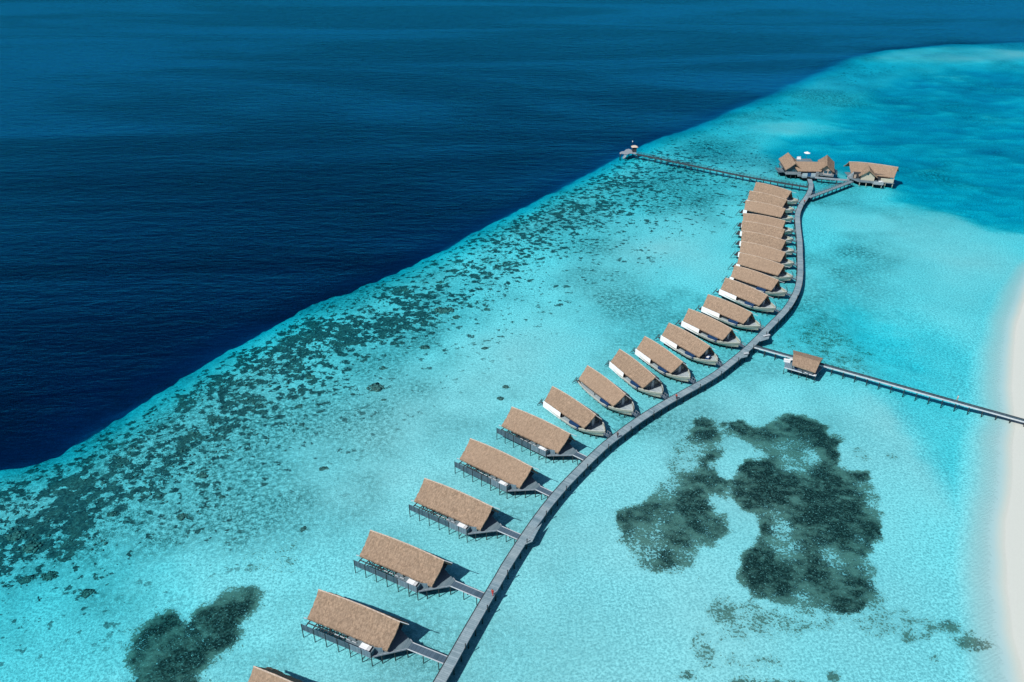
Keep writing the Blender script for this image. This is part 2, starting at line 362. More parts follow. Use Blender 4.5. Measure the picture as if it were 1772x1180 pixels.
def terrain(X, Y):
    de, sd = seg_dist(X, Y, EDGE); edge = np.where(sd < 0, de, -de)          # positive = lagoon side
    edge = edge+(fbm(X, Y, .06, 4, 3)-.5)*3.5+(fbm(X, Y, .02, 2, 9)-.5)*5+(fbm(X, Y, .3, 3, 15)-.5)*3
    ds, ss = seg_dist(X, Y, SHORE); shore = np.where(ss < 0, -ds, ds)            # positive = on land
    shore = shore+(fbm(X, Y, .05, 3, 21)-.5)*2.2
    tq = sdf(X, Y, TURQ)+(fbm(X, Y, .05, 4, 31)-.5)*16
    lo = fbm(X, Y, .018, 4, 41)
    z = 0.0+(lo-.5)*.7
    z = z-1.1*(1-sstep(edge, -3, 18))-.7*(1-sstep(edge, -2, 7))-.3*(1-sstep(edge, 25, 75))
    z = z-.5*blob(X, Y, 0, 1120, 260, 170, .6)
    z = z-.7*blob(X, Y, 1655, 770, 60, 220, .7)-.45*blob(X, Y, 1650, 640, 60, 80, .7)
    z = z-.35*blob(X, Y, 1440, 590, 100, 60, .6)
    turq = 1-sstep(tq, -15, 10)
    sandbar = np.clip(blob(X, Y, 1400, 222, 70, 11, .8)+.5*blob(X, Y, 1320, 215, 60, 26, .8)+1.3*blob(X, Y, 1620, 93, 190, 13, .6)+blob(X, Y, 1400, 150, 70, 30, .8)*.6, 0, 1)
    pf = np.hypot(np.hypot(X, Y), 125)/125+1.33
    z = z-turq*(np.clip(13.2/pf-.8, .6, 3.4)*(.72+.6*fbm(X, Y, .03, 4, 51))+1.6*(fbm(X*.4, Y, .10, 4, 55)-.5)+1.8*(fbm(X*.35, Y, .30, 3, 57)-.5))*(1-.7*sandbar)
    z = z-.35*sstep(Y, 360, 470)*(1-sandbar)*(1-turq)
    z = z+.42*sandbar
    drop = np.clip(-edge, 0, None); z = z-(20-9*sstep(Y, 230, 620))*(1-np.exp(-drop/(20+.03*np.clip(Y-200, 0, 500))))
    land = WATER+.045*shore
    land = np.minimum(land, 2.2+.01*np.maximum(shore, 0))
    z = np.where(shore > -30, np.where(shore > 0, land, np.maximum(z, WATER+.075*shore-.05*np.maximum(-shore-6, 0)-.06*np.maximum(-shore-10, 0))), z)
    z = np.maximum(z, -24)
    grass = np.zeros(X.shape)
    def ad(a): 
        nonlocal grass; grass = np.maximum(grass, a)
    wob = (fbm(X, Y, .16, 4, 61)-.5)*5.5+(fbm(X, Y, .5, 3, 65)-.5)*2.5
    dm = sdf(X, Y, G_MAIN)+wob; ad((1-sstep(dm, -1.3, 1.3))*np.clip(.75+1.5*(fbm(X, Y, .12, 4, 71)-.5)+.12+.3*blob(X, Y, 1500, 960, 40, 120, .6), .54, 1.05))
    dl = sdf(X, Y, G_LEFT)+wob*1.2; ad((1-sstep(dl, -1.2, 2.6))*np.clip(.71+1.3*(fbm(X, Y, .14, 4, 81)-.5)-.06*blob(X, Y, 1195, 835, 35, 40, .8), .40, .95))
    ad((1-sstep(sdf(X, Y, G_SCAT)+wob, -6, 3))*.56); ad((1-sstep(sdf(X, Y, G_BOT)+wob, -3, 2))*.8)
    dbl = sdf(X, Y, G_BL)+wob*.8; ad((1-sstep(dbl, -1.5, 3.0))*np.clip(.88+1.3*(fbm(X, Y, .09, 4, 91)-.5), .35, .95))
    for b in [(1637,1078,34,17,.66),(1680,1117,30,15,.68),(1573,1104,18,13,.58),(1620,1140,16,10,.52),(1595,1085,70,24,.44),(1236,772,22,16,.62),(1262,750,16,8,.6),(1228,815,16,20,.62),(1570,1072,22,9,.6),(1250,1060,28,30,.60),(1480,1000,40,60,.75),(1300,1050,14,12,.5),(1210,1000,8,6,.4),(1218,1125,16,38,.5),(1300,1145,60,14,.42),(1190,1170,20,10,.7),(1440,1170,14,12,.8),(1560,1060,30,12,.5),(1520,1080,60,25,.45),(1350,1075,110,28,.44),(1668,1052,5,3,.9),(1430,600,95,58,.40),(1420,580,60,30,.48),(470,965,60,30,.33),(700,990,60,40,.3),(1200,560,60,60,.0),(1745-10,1160,3,3,.6),(1545,790,14,8,.4),(1450,760,16,10,.55),(1490,785,12,14,.4)]:
        ad(blob(X, Y, b[0], b[1], b[2], b[3], .6)*b[4])
    # light sandy windows in the big meadow
    for b in [(1402,792,16,12),(1352,890,26,12),(1440,955,20,20),(1268,772,30,6),(1375,862,10,6),(1250,800,9,14)]:
        grass = grass-.3*blob(X, Y, *b, .9)
    grass = np.clip(grass, 0, 1)
    far = sstep(Y, 230, 330)
    reef = sstep(edge, -1, 6)*((.33+.18*sstep(edge, 5, 13))*(1-sstep(edge, 26, 50))+.23*(1-sstep(edge, 40, 100)))
    reef = reef*(.36+1.2*fbm(X, Y, .06, 4, 111))*(1-.28*sstep(Y, 220, 290)-.52*sstep(Y, 340, 420))
    reef = reef+far*sstep(edge, 0, 10)*(1-sstep(edge, 60, 95))*.16*(1-.8*sstep(Y, 380, 450))
    reef = np.clip(reef, 0, 1)*(1-turq)*(1-sandbar)*np.where(shore > -40, 0, 1)
    speck = .30+2.6*(fbm(X, Y, .03, 4, 121)-.5)+.9*(fbm(X, Y, .12, 3, 125)-.5)+.2*sstep(edge, -2, 10)*(1-sstep(edge, 45, 80))
    speck = speck+.28*blob(X, Y, 560, 1100, 260, 90, .6)*1+.25*blob(X, Y, 950, 900, 130, 60, .7)
    speck = speck*(1-sstep(-(-shore), -60, -25)*.85)*(1-.6*blob(X, Y, 1250, 1050, 420, 200, .7))*(1-.35*turq)
    speck = np.clip(speck, .03, .95)
    return z, grass, reef, speck, edge, shore, turq
Z, GR, RE, SP, ED, SH, TQ = terrain(X, Y)
ny_, nx_ = X.shape
co = np.stack([X.ravel(), Y.ravel(), Z.ravel()], 1)
idx = np.arange(nx_*ny_).reshape(ny_, nx_)
quads = np.stack([idx[:-1, :-1], idx[:-1, 1:], idx[1:, 1:], idx[1:, :-1]], -1).reshape(-1, 4)
fz = Z.ravel()[quads].mean(1); fg = GR.ravel()[quads].mean(1); fe = ED.ravel()[quads].mean(1); fs_ = SH.ravel()[quads].mean(1)
is_beach = (fz > WATER-.22) & (fs_ > -25); is_grass = (fg > .34) & ~is_beach
def sheet(name, mask, mat):
    q = quads[mask]; used, inv = np.unique(q.ravel(), return_inverse=True)
    me = bpy.data.meshes.new(name); me.vertices.add(len(used)); me.vertices.foreach_set('co', co[used].ravel())
    me.loops.add(len(inv)); me.loops.foreach_set('vertex_index', inv.astype(np.int32))
    me.polygons.add(len(q)); me.polygons.foreach_set('loop_start', np.arange(0, len(inv), 4, dtype=np.int32)); me.polygons.foreach_set('loop_total', np.full(len(q), 4, np.int32))
    for n, arr in (('grass', GR), ('reef', RE), ('speck', SP)):
        a = me.attributes.new(n, 'FLOAT', 'POINT'); a.data.foreach_set('value', arr.ravel()[used].astype(np.float32))
    me.update(calc_edges=True); me.validate(); me.polygons.foreach_set('use_smooth', [True]*len(me.polygons)); me.materials.append(mat)
    o = bpy.data.objects.new(name, me); COL.objects.link(o); return o
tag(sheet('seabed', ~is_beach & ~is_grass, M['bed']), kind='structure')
tag(sheet('beach', is_beach, M['beach']), kind='structure')
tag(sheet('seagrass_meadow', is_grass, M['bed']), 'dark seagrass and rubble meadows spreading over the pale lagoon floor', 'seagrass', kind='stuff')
def bed_z(x, y):
    j = int(np.clip(np.searchsorted(xs, x), 1, len(xs)-1)); i = int(np.clip(np.searchsorted(ys, y), 1, len(ys)-1)); return float(Z[i, j])
# coral lumps along the reef flat
ICO_V = []; ICO_F = []
def ico():
    import bmesh
    bm = bmesh.new(); bmesh.ops.create_icosphere(bm, subdivisions=1, radius=1); vs = [v.co.copy() for v in bm.verts]; fs = [tuple(v.index for v in f.verts) for f in bm.faces]; bm.free(); return vs, fs
ICO_V, ICO_F = ico()
def lump(mb, x, y, z, r, h, rr):
    o = len(mb.v); a = rr.uniform(0, 6.28); sx, sy = r*rr.uniform(.7, 1.35), r*rr.uniform(.6, 1.1); ca, sa = math.cos(a), math.sin(a)
    for v in ICO_V:
        k = rr.uniform(.75, 1.25); px, py = v.x*sx*k, v.y*sy*k
        mb.v.append((x+px*ca-py*sa, y+px*sa+py*ca, z+max(v.z, -.3)*h*k))
    mb.f += [tuple(i+o for i in f) for f in ICO_F]
rr = random.Random(5); cor = MB(); placed = 0; tries = 0
cand = np.where((RE.ravel() > .27) & (X.ravel() > -190) & (X.ravel() < 230) & (Y.ravel() > 85) & (Y.ravel() < 520))[0]
clus = fbm(X, Y, .16, 3, 131).ravel()
while placed < 2600 and tries < 90000:
    tries += 1; i = int(cand[rr.randrange(len(cand))])
    if rr.random() > RE.ravel()[i]*1.4*sstep(np.array(clus[i]), .46, .62): continue
    x, y = co[i][0]+rr.uniform(-.8, .8), co[i][1]+rr.uniform(-.8, .8)
    r = rr.choice([.14, .18, .24, .3, .4]) * rr.uniform(.7, 1.3); lump(cor, x, y, bed_z(x, y)+.02, r, r*.6, rr); placed += 1
tag(cor.build('coral_reef', M['coral'], smooth=True), 'knobbly dark coral growth scattered along the reef flat below the drop-off', 'coral', kind='stuff')
# separate coral heads one can point to
HEADS = [(651,671,2.1,'large round dark coral head alone on open sand between the reef and the villas'),(768,536,2.6,'broad dark coral clump in the middle of the reef flat'),(843,535,1.0,'small black coral head just right of the broad coral clump'),
 (790,548,1.3,None),(150,1023,1.3,'oval coral head near the left border above the dark seagrass patch'),(84,993,1.5,None),(45,998,1.1,None),(52,944,2.0,None),(26,925,1.8,None),(193,888,1.0,'dark comma-shaped coral head below the lower left reef'),(315,893,1.1,None),(384,859,.6,None),(350,822,1.2,None),(560,811,.9,'brownish coral head on bare sand left of the villa row'),
 (525,915,.7,None),(866,690,.8,None),(762,487,1.2,None),(735,600,1.4,None),(663,636,1.0,None),(664,692,.6,None),(536,651,1.2,None),(518,702,1.0,None),(876,670,.9,None),(700,500,1.4,None),(839,603,.9,None)]
for px, py, r, lab in HEADS:
    x, y = at(px, py); mb = MB()
    for k in range(46):
        a = rr.uniform(0, 6.28); d = r*math.sqrt(rr.random())*(1.0 if k < 34 else 1.35); q = r*rr.uniform(.14, .28)*(1 if k < 34 else .6); d = min(d, r); lump(mb, math.cos(a)*d*1.2, math.sin(a)*d*.8, 0, q, q*.7, rr)
    lump(mb, 0, 0, 0, r*1.05, r*.12, rr)
    o = mb.build('coral_head', M['coral'], smooth=True); o.location = (x, y, bed_z(x, y)+.02)
    tag(o, lab or 'small dark coral head standing on pale sand beside the reef', 'coral head', 'coral heads on the sand')
# water: a closed body of clear sea water
wx, wy = xs[::4].copy(), ys[::4].copy()
if wx[-1] < 4400: wx = np.append(wx, 4500)
if wy[-1] < 5900: wy = np.append(wy, 6000)
WX, WY = np.meshgrid(wx, wy); de_, sd_ = seg_dist(WX, WY, EDGE); ed_ = np.where(sd_ < 0, de_, -de_)
calm = sstep(ed_, -12, 14)*(1-.2*sstep(WY, 330, 420))
calm = np.clip(calm+.25*(fbm(WX, WY, .02, 3, 141)-.5), 0, 1)
a_, b_ = WX.shape; wb = MB()
wb.v = [(float(x), float(y), WATER) for x, y in zip(WX.ravel(), WY.ravel())]
wb.f = [(r*b_+c, r*b_+c+1, (r+1)*b_+c+1, (r+1)*b_+c) for r in range(a_-1) for c in range(b_-1)]
ring = [c for c in range(b_)]+[r*b_+b_-1 for r in range(1, a_)]+[(a_-1)*b_+c for c in range(b_-2, -1, -1)]+[r*b_ for r in range(a_-2, 0, -1)]
o_ = len(wb.v); wb.v += [(wb.v[k][0], wb.v[k][1], -30.0) for k in ring]; n_ = len(ring)
wb.f += [(ring[k], o_+k, o_+(k+1) % n_, ring[(k+1) % n_]) for k in range(n_)]+[tuple(range(o_+n_-1, o_-1, -1))]
wo = wb.build('water', M['water']); tag(wo, kind='structure')
at_ = wo.data.attributes.new('calm', 'FLOAT', 'POINT'); at_.data.foreach_set('value', np.concatenate([calm.ravel(), np.zeros(n_)]).astype(np.float32))

# ------------------------------------------------------------------ boardwalk
WZ = 2.4
CL_PX = [(650,1365),(705,1272),(760.2,1180),(811,1090),(863.6,1000),(882.6,968),(928.5,899),(975,841),(1037,779),(1070,752),(1110,723),(1157,694),(1230,652.7),(1266,626),(1290,606),(1312,585),(1333,563),(1352,544),(1366,527),(1378,505),(1383.5,484),(1384.6,461),(1384,440),(1383.5,417),(1381,395),(1379.7,374),(1382.5,362),(1388.2,351),(1395.5,341),(1401,331),(1403.3,320),(1400.5,309.5)]
def catmull(p, n=8):
    out = []
    for i in range(len(p)-1):
        p0, p1, p2, p3 = p[max(i-1, 0)], p[i], p[i+1], p[min(i+2, len(p)-1)]
        for k in range(n):
            t = k/n; out.append(tuple(.5*((2*p1[j])+(-p0[j]+p2[j])*t+(2*p0[j]-5*p1[j]+4*p2[j]-p3[j])*t*t+(-p0[j]+3*p1[j]-3*p2[j]+p3[j])*t**3) for j in range(2)))
    out.append(p[-1]); return out
CL = catmull([at(x, y, WZ) for x, y in CL_PX], 6)
def resample(p, step):
    out = [p[0]]; acc = 0.0
    for a, b in zip(p, p[1:]):
        L = math.dist(a, b); d = step-acc
        while d <= L: out.append((a[0]+(b[0]-a[0])*d/L, a[1]+(b[1]-a[1])*d/L)); d += step
        acc = (acc+L) % step
    return out
def offsets(p, w):
    res = []
    for i in range(len(p)):
        a, b = p[max(i-1, 0)], p[min(i+1, len(p)-1)]; dx, dy = b[0]-a[0], b[1]-a[1]; L = math.hypot(dx, dy)
        res.append((p[i][0]+dy/L*w, p[i][1]-dx/L*w))                       # positive w = right-hand side
    return res
def strip(p, w0, w1, z0, z1, uv=True):
    a, b = offsets(p, w0), offsets(p, w1); m = MB(); m.uv = []; s_ = 0
    for i in range(len(p)):
        if i: s_ += math.dist(p[i], p[i-1])
        for (q, z, v) in ((a[i], z0, 0), (a[i], z1, 0), (b[i], z1, w1-w0), (b[i], z0, w1-w0)): m.v.append((q[0], q[1], z)); m.uv.append((s_, v))
    for i in range(len(p)-1):
        o = 4*i
        for j in range(4): m.f.append((o+j, o+(j+1) % 4, o+4+(j+1) % 4, o+4+j))
    m.f.append((3, 2, 1, 0)); o = 4*(len(p)-1); m.f.append((o, o+1, o+2, o+3)); return m
HWK = .93
bw = empty('boardwalk', *CL[0], 0, label='long curving grey boardwalk on piles running past all the villas', cat='boardwalk')
ox, oy = CL[0]
def rel(p): return [(x-ox, y-oy) for x, y in p]
CLr = rel(CL)
strip(CLr, -HWK, HWK, WZ-.12, WZ).build('deck', M['walk'], bw)
strip(CLr, -HWK-.12, -HWK-.002, WZ-.3, WZ+.1).build('edge_beam', M['dark'], bw)
strip(CLr, HWK+.002, HWK+.10, WZ-.3, WZ+.02).build('edge_beam', M['edge'], bw)
PS = resample(CLr, 3.05); PR = offsets(PS, HWK-.05); PL = offsets(PS, -HWK+.05)
piles = [(p[0], p[1]) for i, p in enumerate(PR)]; rest = MB()
base_pile = None
for i, p in enumerate(PR):
    if i < 88:
        if base_pile is None:
            base_pile = MB().cyl((0, 0, -1.6), (0, 0, WZ-.12), .13, 8).build('pile', M['pile'], bw); o = base_pile
        else:
            o = base_pile.copy(); COL.objects.link(o); o.parent = bw
        o.location = (p[0], p[1], 0)
    else: rest.cyl((p[0], p[1], -1.6), (p[0], p[1], WZ-.12), .13, 6)
for p in PL: rest.cyl((p[0], p[1], -1.6), (p[0], p[1], WZ-.12), .13, 6)
for a, b in zip(PR, PL): rest.beam((a[0], a[1], WZ-.3), (b[0], b[1], WZ-.3), .15, .3)
tag(rest.build('piling', M['pile'], bw), kind='stuff')
# viewing bays on the right-hand edge
def bay(px, label):
    pts = [at(x, y, WZ) for x, y in px]; cx, cy = pts[0]
    b = MB().prism([(x-ox, y-oy) for x, y in pts][::-1], WZ-.16, WZ-.004).build('viewing_bay', M['walk'], bw)
    me = b.data; ul = me.uv_layers.new(name='UVMap')
    for lp in me.loops: v = me.vertices[lp.vertex_index].co; ul.data[lp.index].uv = (v.x*.5+v.y*.8, v.y)
bay([(893,958),(904,943.5),(921,937),(927,925),(938,905),(915,925)], '')
bay([(1279.3,620),(1292.9,617),(1295.5,610),(1296.5,604),(1301,600),(1285,607),(1270,622)], '')
bay([(1316.6,590),(1330.2,586),(1331.5,581),(1329.5,575),(1333,567),(1325,572),(1310,588)], '')
# bollard lights
bl0 = None; BL = []
for i, p in enumerate(resample(CL, 9.6)): BL.append(p)
BR = offsets(BL, HWK+.2)
for i, p in enumerate(BR):
    if i < 2: continue
    if bl0 is None:
        bl0 = empty('bollard_light', p[0], p[1], 0, label='slim dark bollard light standing on the outer edge of the boardwalk', cat='bollard light', group='bollard lights along the boardwalk')
        MB().cyl((0, 0, WZ-.5), (0, 0, WZ+1.0), .09, 8).build('post', M['pile'], bl0); MB().cyl((0, 0, WZ+.78), (0, 0, WZ+.95), .13, 8).cyl((0, 0, WZ+.95), (0, 0, WZ+1.06), .15, 8, .05).build('lamp_head', M['dark'], bl0)
    else: o = copy_tree(bl0); o.location = (p[0], p[1], 0)
def bench(px, py, rz, label, L=1.6):
    x, y = at(px, py, WZ); t = empty('bench', x, y, WZ, rz, label=label, cat='bench')
    MB().box(-L/2, L/2, -.3, .3, .32, .44).build('seat', M['trim'], t)
    for s in (-1, 1): MB().box(s*L/2*.8-.06, s*L/2*.8+.06, -.25, .25, 0, .32).build('leg', M['edge'], t)
bench(1326.5, 582, R(20), 'pale bench in the upper viewing bay of the boardwalk', 2.2)
bench(1291, 613, R(10), 'pale bench in the viewing bay next to the jetty junction', 1.5)

# crossing of a ray with the boardwalk
def reach(x, y, a):
    best = None; dx, dy = math.cos(a), math.sin(a)
    for p, q in zip(CL, CL[1:]):
        ex, ey = q[0]-p[0], q[1]-p[1]; den = dx*ey-dy*ex
        if abs(den) < 1e-9: continue
        t = ((p[0]-x)*ey-(p[1]-y)*ex)/den; u = ((p[0]-x)*dy-(p[1]-y)*dx)/den
        if t > 0 and 0 <= u <= 1 and (best is None or t < best):
            sinang = abs(dx*ey-dy*ex)/math.hypot(ex, ey); best = t-(HWK+.1)/max(sinang, .4)
    return best

# ------------------------------------------------------------------ overwater villas with slatted screens
DZ = 2.45
def mb_bridge(L, y0=-1.66, y1=-.15, x0=20.2):
    return MB().box(x0, L, y0, y1, DZ-.16, DZ-.03)
def make_villa():
    v = empty('overwater_villa', 0, 0)
    fr = lambda t: (18.04*t, 0, 7.0+.42*math.sin(math.pi*min(1, t*1.02))-.05*t)
    fe = lambda t, s: (.55+16.95*t-(.45*max(0, 1-t*9)), (-4.19-.25*max(0, 1-t*7) if s < 0 else 3.3), (3.5 if s < 0 else 2.62)+.15*max(0, 1-t*6)+.1*math.sin(math.pi*t))
    roof_mesh(40, 14, fr, fe, .30, .075, .32).build('roof', M['thatch'], v)
    cap = MB(); prev = None
    for i in range(41):
        p = Vector(fr(i/40))+Vector((0, -.10, -.02))
        if prev: cap.beam(prev, p, .2, .12)
        prev = p
    cap.build('ridge_cap', M['thatch_edge'], v)
    MB().beam((17.5, -.05, 6.90), (19.89, -.05, 7.06), .09, .10).build('ridge_pole', M['trim'], v)
    MB().beam((-.75, -4.3, 3.3), (-.1, -4.25, 3.34), .14, .16).build('eave_beam', M['trim'], v)
    # gable end facing the boardwalk
    for nm, x in (('gable_wall', 15.9), ('back_wall', 3.2)):
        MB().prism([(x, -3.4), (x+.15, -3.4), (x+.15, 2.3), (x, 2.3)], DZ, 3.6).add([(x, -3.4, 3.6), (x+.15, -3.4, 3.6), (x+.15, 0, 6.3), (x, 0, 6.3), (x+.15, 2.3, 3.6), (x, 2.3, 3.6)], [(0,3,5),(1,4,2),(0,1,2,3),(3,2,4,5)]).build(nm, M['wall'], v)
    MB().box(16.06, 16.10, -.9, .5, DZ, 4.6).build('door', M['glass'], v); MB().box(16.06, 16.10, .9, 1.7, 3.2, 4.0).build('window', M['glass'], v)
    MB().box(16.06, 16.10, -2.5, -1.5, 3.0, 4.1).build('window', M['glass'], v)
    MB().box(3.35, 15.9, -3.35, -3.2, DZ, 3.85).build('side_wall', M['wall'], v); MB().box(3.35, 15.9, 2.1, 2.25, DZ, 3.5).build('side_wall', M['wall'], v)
    for x in (5.2, 7.6): MB().box(x, x+1.4, -3.39, -3.352, DZ+.2, 3.6).build('window', M['glass'], v)
    for x in (2.2, 4.9, 8.6, 10.6, 12.8): MB().box(x, x+.18, -4.12, -3.95, DZ-.4, 3.35).build('eave_post', M['pile'], v)
    poly = [(8.9,-5.85),(15.2,-5.85),(20.2,-1.66),(20.25,-.1),(19.64,.25),(16.9,1.5),(16.7,2.9),(2.4,2.9),(2.4,-3.1),(8.9,-3.9)]
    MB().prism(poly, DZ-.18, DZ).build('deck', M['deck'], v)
    fs = MB()
    for x in (0.0, 1.6, 3.2, 4.8, 6.4, 8.0): fs.box(x, x+.16, -5.8, -3.1, DZ-.3, DZ-.12)
    for x in (1.6, 3.2, 4.8, 6.4): fs.beam((x, -5.7, DZ-.22), (x+1.7, -3.2, DZ-.22), .14, .12)
    fs.box(0, 8.9, -4.5, -4.32, DZ-.11, DZ+.02); fs.box(2.6, 8.9, -3.75, -3.5, DZ-.11, DZ+.05); fs.box(-.2, 8.9, -5.84, -5.7, DZ-.34, DZ-.1)
    fs.build('joist_frame', M['dark'], v)
    tr = MB()
    for k in range(4): tr.beam((6.3+k*1.3, -4.6, DZ+.25), (7.2+k*1.3, -4.6, DZ+.25), .14, .05)
    tr.build('shelf', M['trim'], v)
    px = [-.1, 2.55, 5.2, 7.85, 10.5, 13.1, 15.2]
    for i, x in enumerate(px): MB().cyl((x, -5.95, -.45), (x, -5.95, 3.7 if i < 5 else 3.6), .085, 8).build('pile', M['pile'], v)
    for i in range(6):
        a, b = px[i]+.07, px[i+1]-.07; s = MB(); n = 9
        for k in range(n):
            u = a+(b-a)*(k+.5)/n; w = (b-a)/n*.44
            s.box(u-w, u+w, -5.93, -5.89, 2.2, 3.6)
        s.box(a, b, -5.99, -5.88, 3.6, 3.68); s.box(a, b, -5.98, -5.88, 2.14, 2.22)
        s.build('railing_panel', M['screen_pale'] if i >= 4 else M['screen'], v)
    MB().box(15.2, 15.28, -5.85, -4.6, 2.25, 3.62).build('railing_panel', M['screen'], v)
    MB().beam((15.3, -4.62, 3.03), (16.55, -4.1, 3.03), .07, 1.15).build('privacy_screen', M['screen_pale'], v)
    e = MB()
    for a, b in (((15.3,-5.8),(20.2,-1.7)), ((19.66,.32),(20.3,-.06))): e.beam((*a, DZ+.0), (*b, DZ+.0), .12, .32)
    e.build('edge_beam', M['edge'], v)
    for x, y in ((16.6,-4.7),(18.4,-3.2),(20.15,-1.7),(20.15,-.2),(16.6,1.2),(4,-2.9),(8,-2.9),(12,-2.9),(16,-2.9),(4,2.5),(8,2.5),(12,2.5),(16,2.5),(10.5,-4.2),(13.2,-4.2)):
        MB().cyl((x, y, -.45), (x, y, DZ-.18), .10, 8).build('pile', M['pile'], v)
    br = MB()
    for x in (13.1, 10.5): br.beam((x, -5.9, .9), (x+.9, -5.0, DZ-.3), .09, .09)
    br.beam((13.1, -5.95, .5), (13.9, -5.95, 2.1), .08, .08); br.build('brace', M['pile'], v)
    return v
VILLAS = [(5,-44.335,88.743,-24.3),(4,-36.732,105.625,-24.43),(3,-29.31,121.343,-27.63),(2,-19.632,137.605,-30.8),(1,-10.022,152.032,-35.67),(0,-.058,165.035,-38.1)]
VL = {5:'thatched overwater villa cut off by the bottom border of the photo',4:'nearest fully visible overwater villa, largest brown thatched roof and slatted screen',3:'second complete overwater villa from the bottom, beside the red-clad walker',
 2:'overwater villa whose footbridge lands at the triangular viewing bay',1:'overwater villa with slatted screen, second below the boat-shaped villas',0:'slatted-screen overwater villa directly below the first boat-shaped villa'}
vproto = make_villa(); loungers = None
def lounger():
    t = empty('sun_lounger', 0, 0)
    MB().box(-1.1, 1.1, -.85, .85, .18, .28).build('frame', M['edge'], t)
    for x in (-1, 1):
        for y in (-.75, .75): MB().box(x-.05, x+.05, y-.05, y+.05, 0, .18).build('leg', M['edge'], t)
    MB().box(-1.08, .5, -.8, -.02, .28, .46).box(-1.08, .5, .02, .8, .28, .46).build('mattress', M['white'], t)
    s = MB()
    for k in range(5): s.box(.54+k*.11, .61+k*.11, -.8, .8, .29, .40)
    s.build('slat_shelf', M['white'], t)
    return t
lproto = None
for k, (vid, x, y, a) in enumerate(VILLAS):
    o = vproto if k == 0 else copy_tree(vproto, None)
    o.location = (x, y, 0); o.rotation_euler = (0, 0, R(a)); tag(o, VL[vid], 'villa', 'overwater villas with slatted screens')
    c, s = math.cos(R(a)), math.sin(R(a)); L = reach(x-s*-.9, y+c*-.9, R(a)) or 27.6
    L = min(L, 34)
VB = []
for (vid, x, y, a), o in zip(VILLAS, [ob for ob in bpy.data.objects if ob.name.startswith('overwater_villa')]):
    c, s = math.cos(R(a)), math.sin(R(a))
    L0 = reach(x+1.66*s+20*c, y-1.66*c+20*s, R(a)); L1 = reach(x+.15*s+20*c, y-.15*c+20*s, R(a))
    L0 = 20+(L0 if L0 else 7.6); L1 = 20+(L1 if L1 else 7.6)
    MB().prism([(20.21,-1.64),(L0-.02,-1.64),(L1-.02,-.17),(20.21,-.17)], DZ-.2, DZ-.04).build('footbridge', M['bridge'], o)
    MB().beam((20.2,-1.71,DZ-.02),(L0-.02,-1.71,DZ-.02),.11,.2).beam((20.35,-.10,DZ-.02),(L1-.02,-.10,DZ-.02),.11,.2).build('footbridge_edge', M['trim'], o)
    n = max(2, int((L0-20.2)/2.6))
    for i in range(1, n+1):
        q = 20.2+(L0-20.2)*i/(n+.35)
        MB().cyl((q, -1.6, -.5), (q, -1.6, DZ-.2), .09, 8).build('pile', M['pile'], o); MB().cyl((q, -.2, -.5), (q, -.2, DZ-.2), .09, 8).build('pile', M['pile'], o)
    if vid != 5:
        lx, ly = 13.2, -4.95; wx, wy = x+lx*c-ly*s, y+lx*s+ly*c
        if lproto is None: lproto = lounger(); l = lproto
        else: l = copy_tree(lproto)
        l.location = (wx, wy, DZ); l.rotation_euler = (0, 0, R(a))
        tag(l, 'white double sun lounger on the deck of the '+{4:'nearest fully visible villa',3:'second complete villa from the bottom',2:'villa by the triangular viewing bay',1:'villa second below the boat-shaped row',0:'villa next to the boat-shaped row'}[vid], 'sun lounger', 'sun loungers on villa decks')

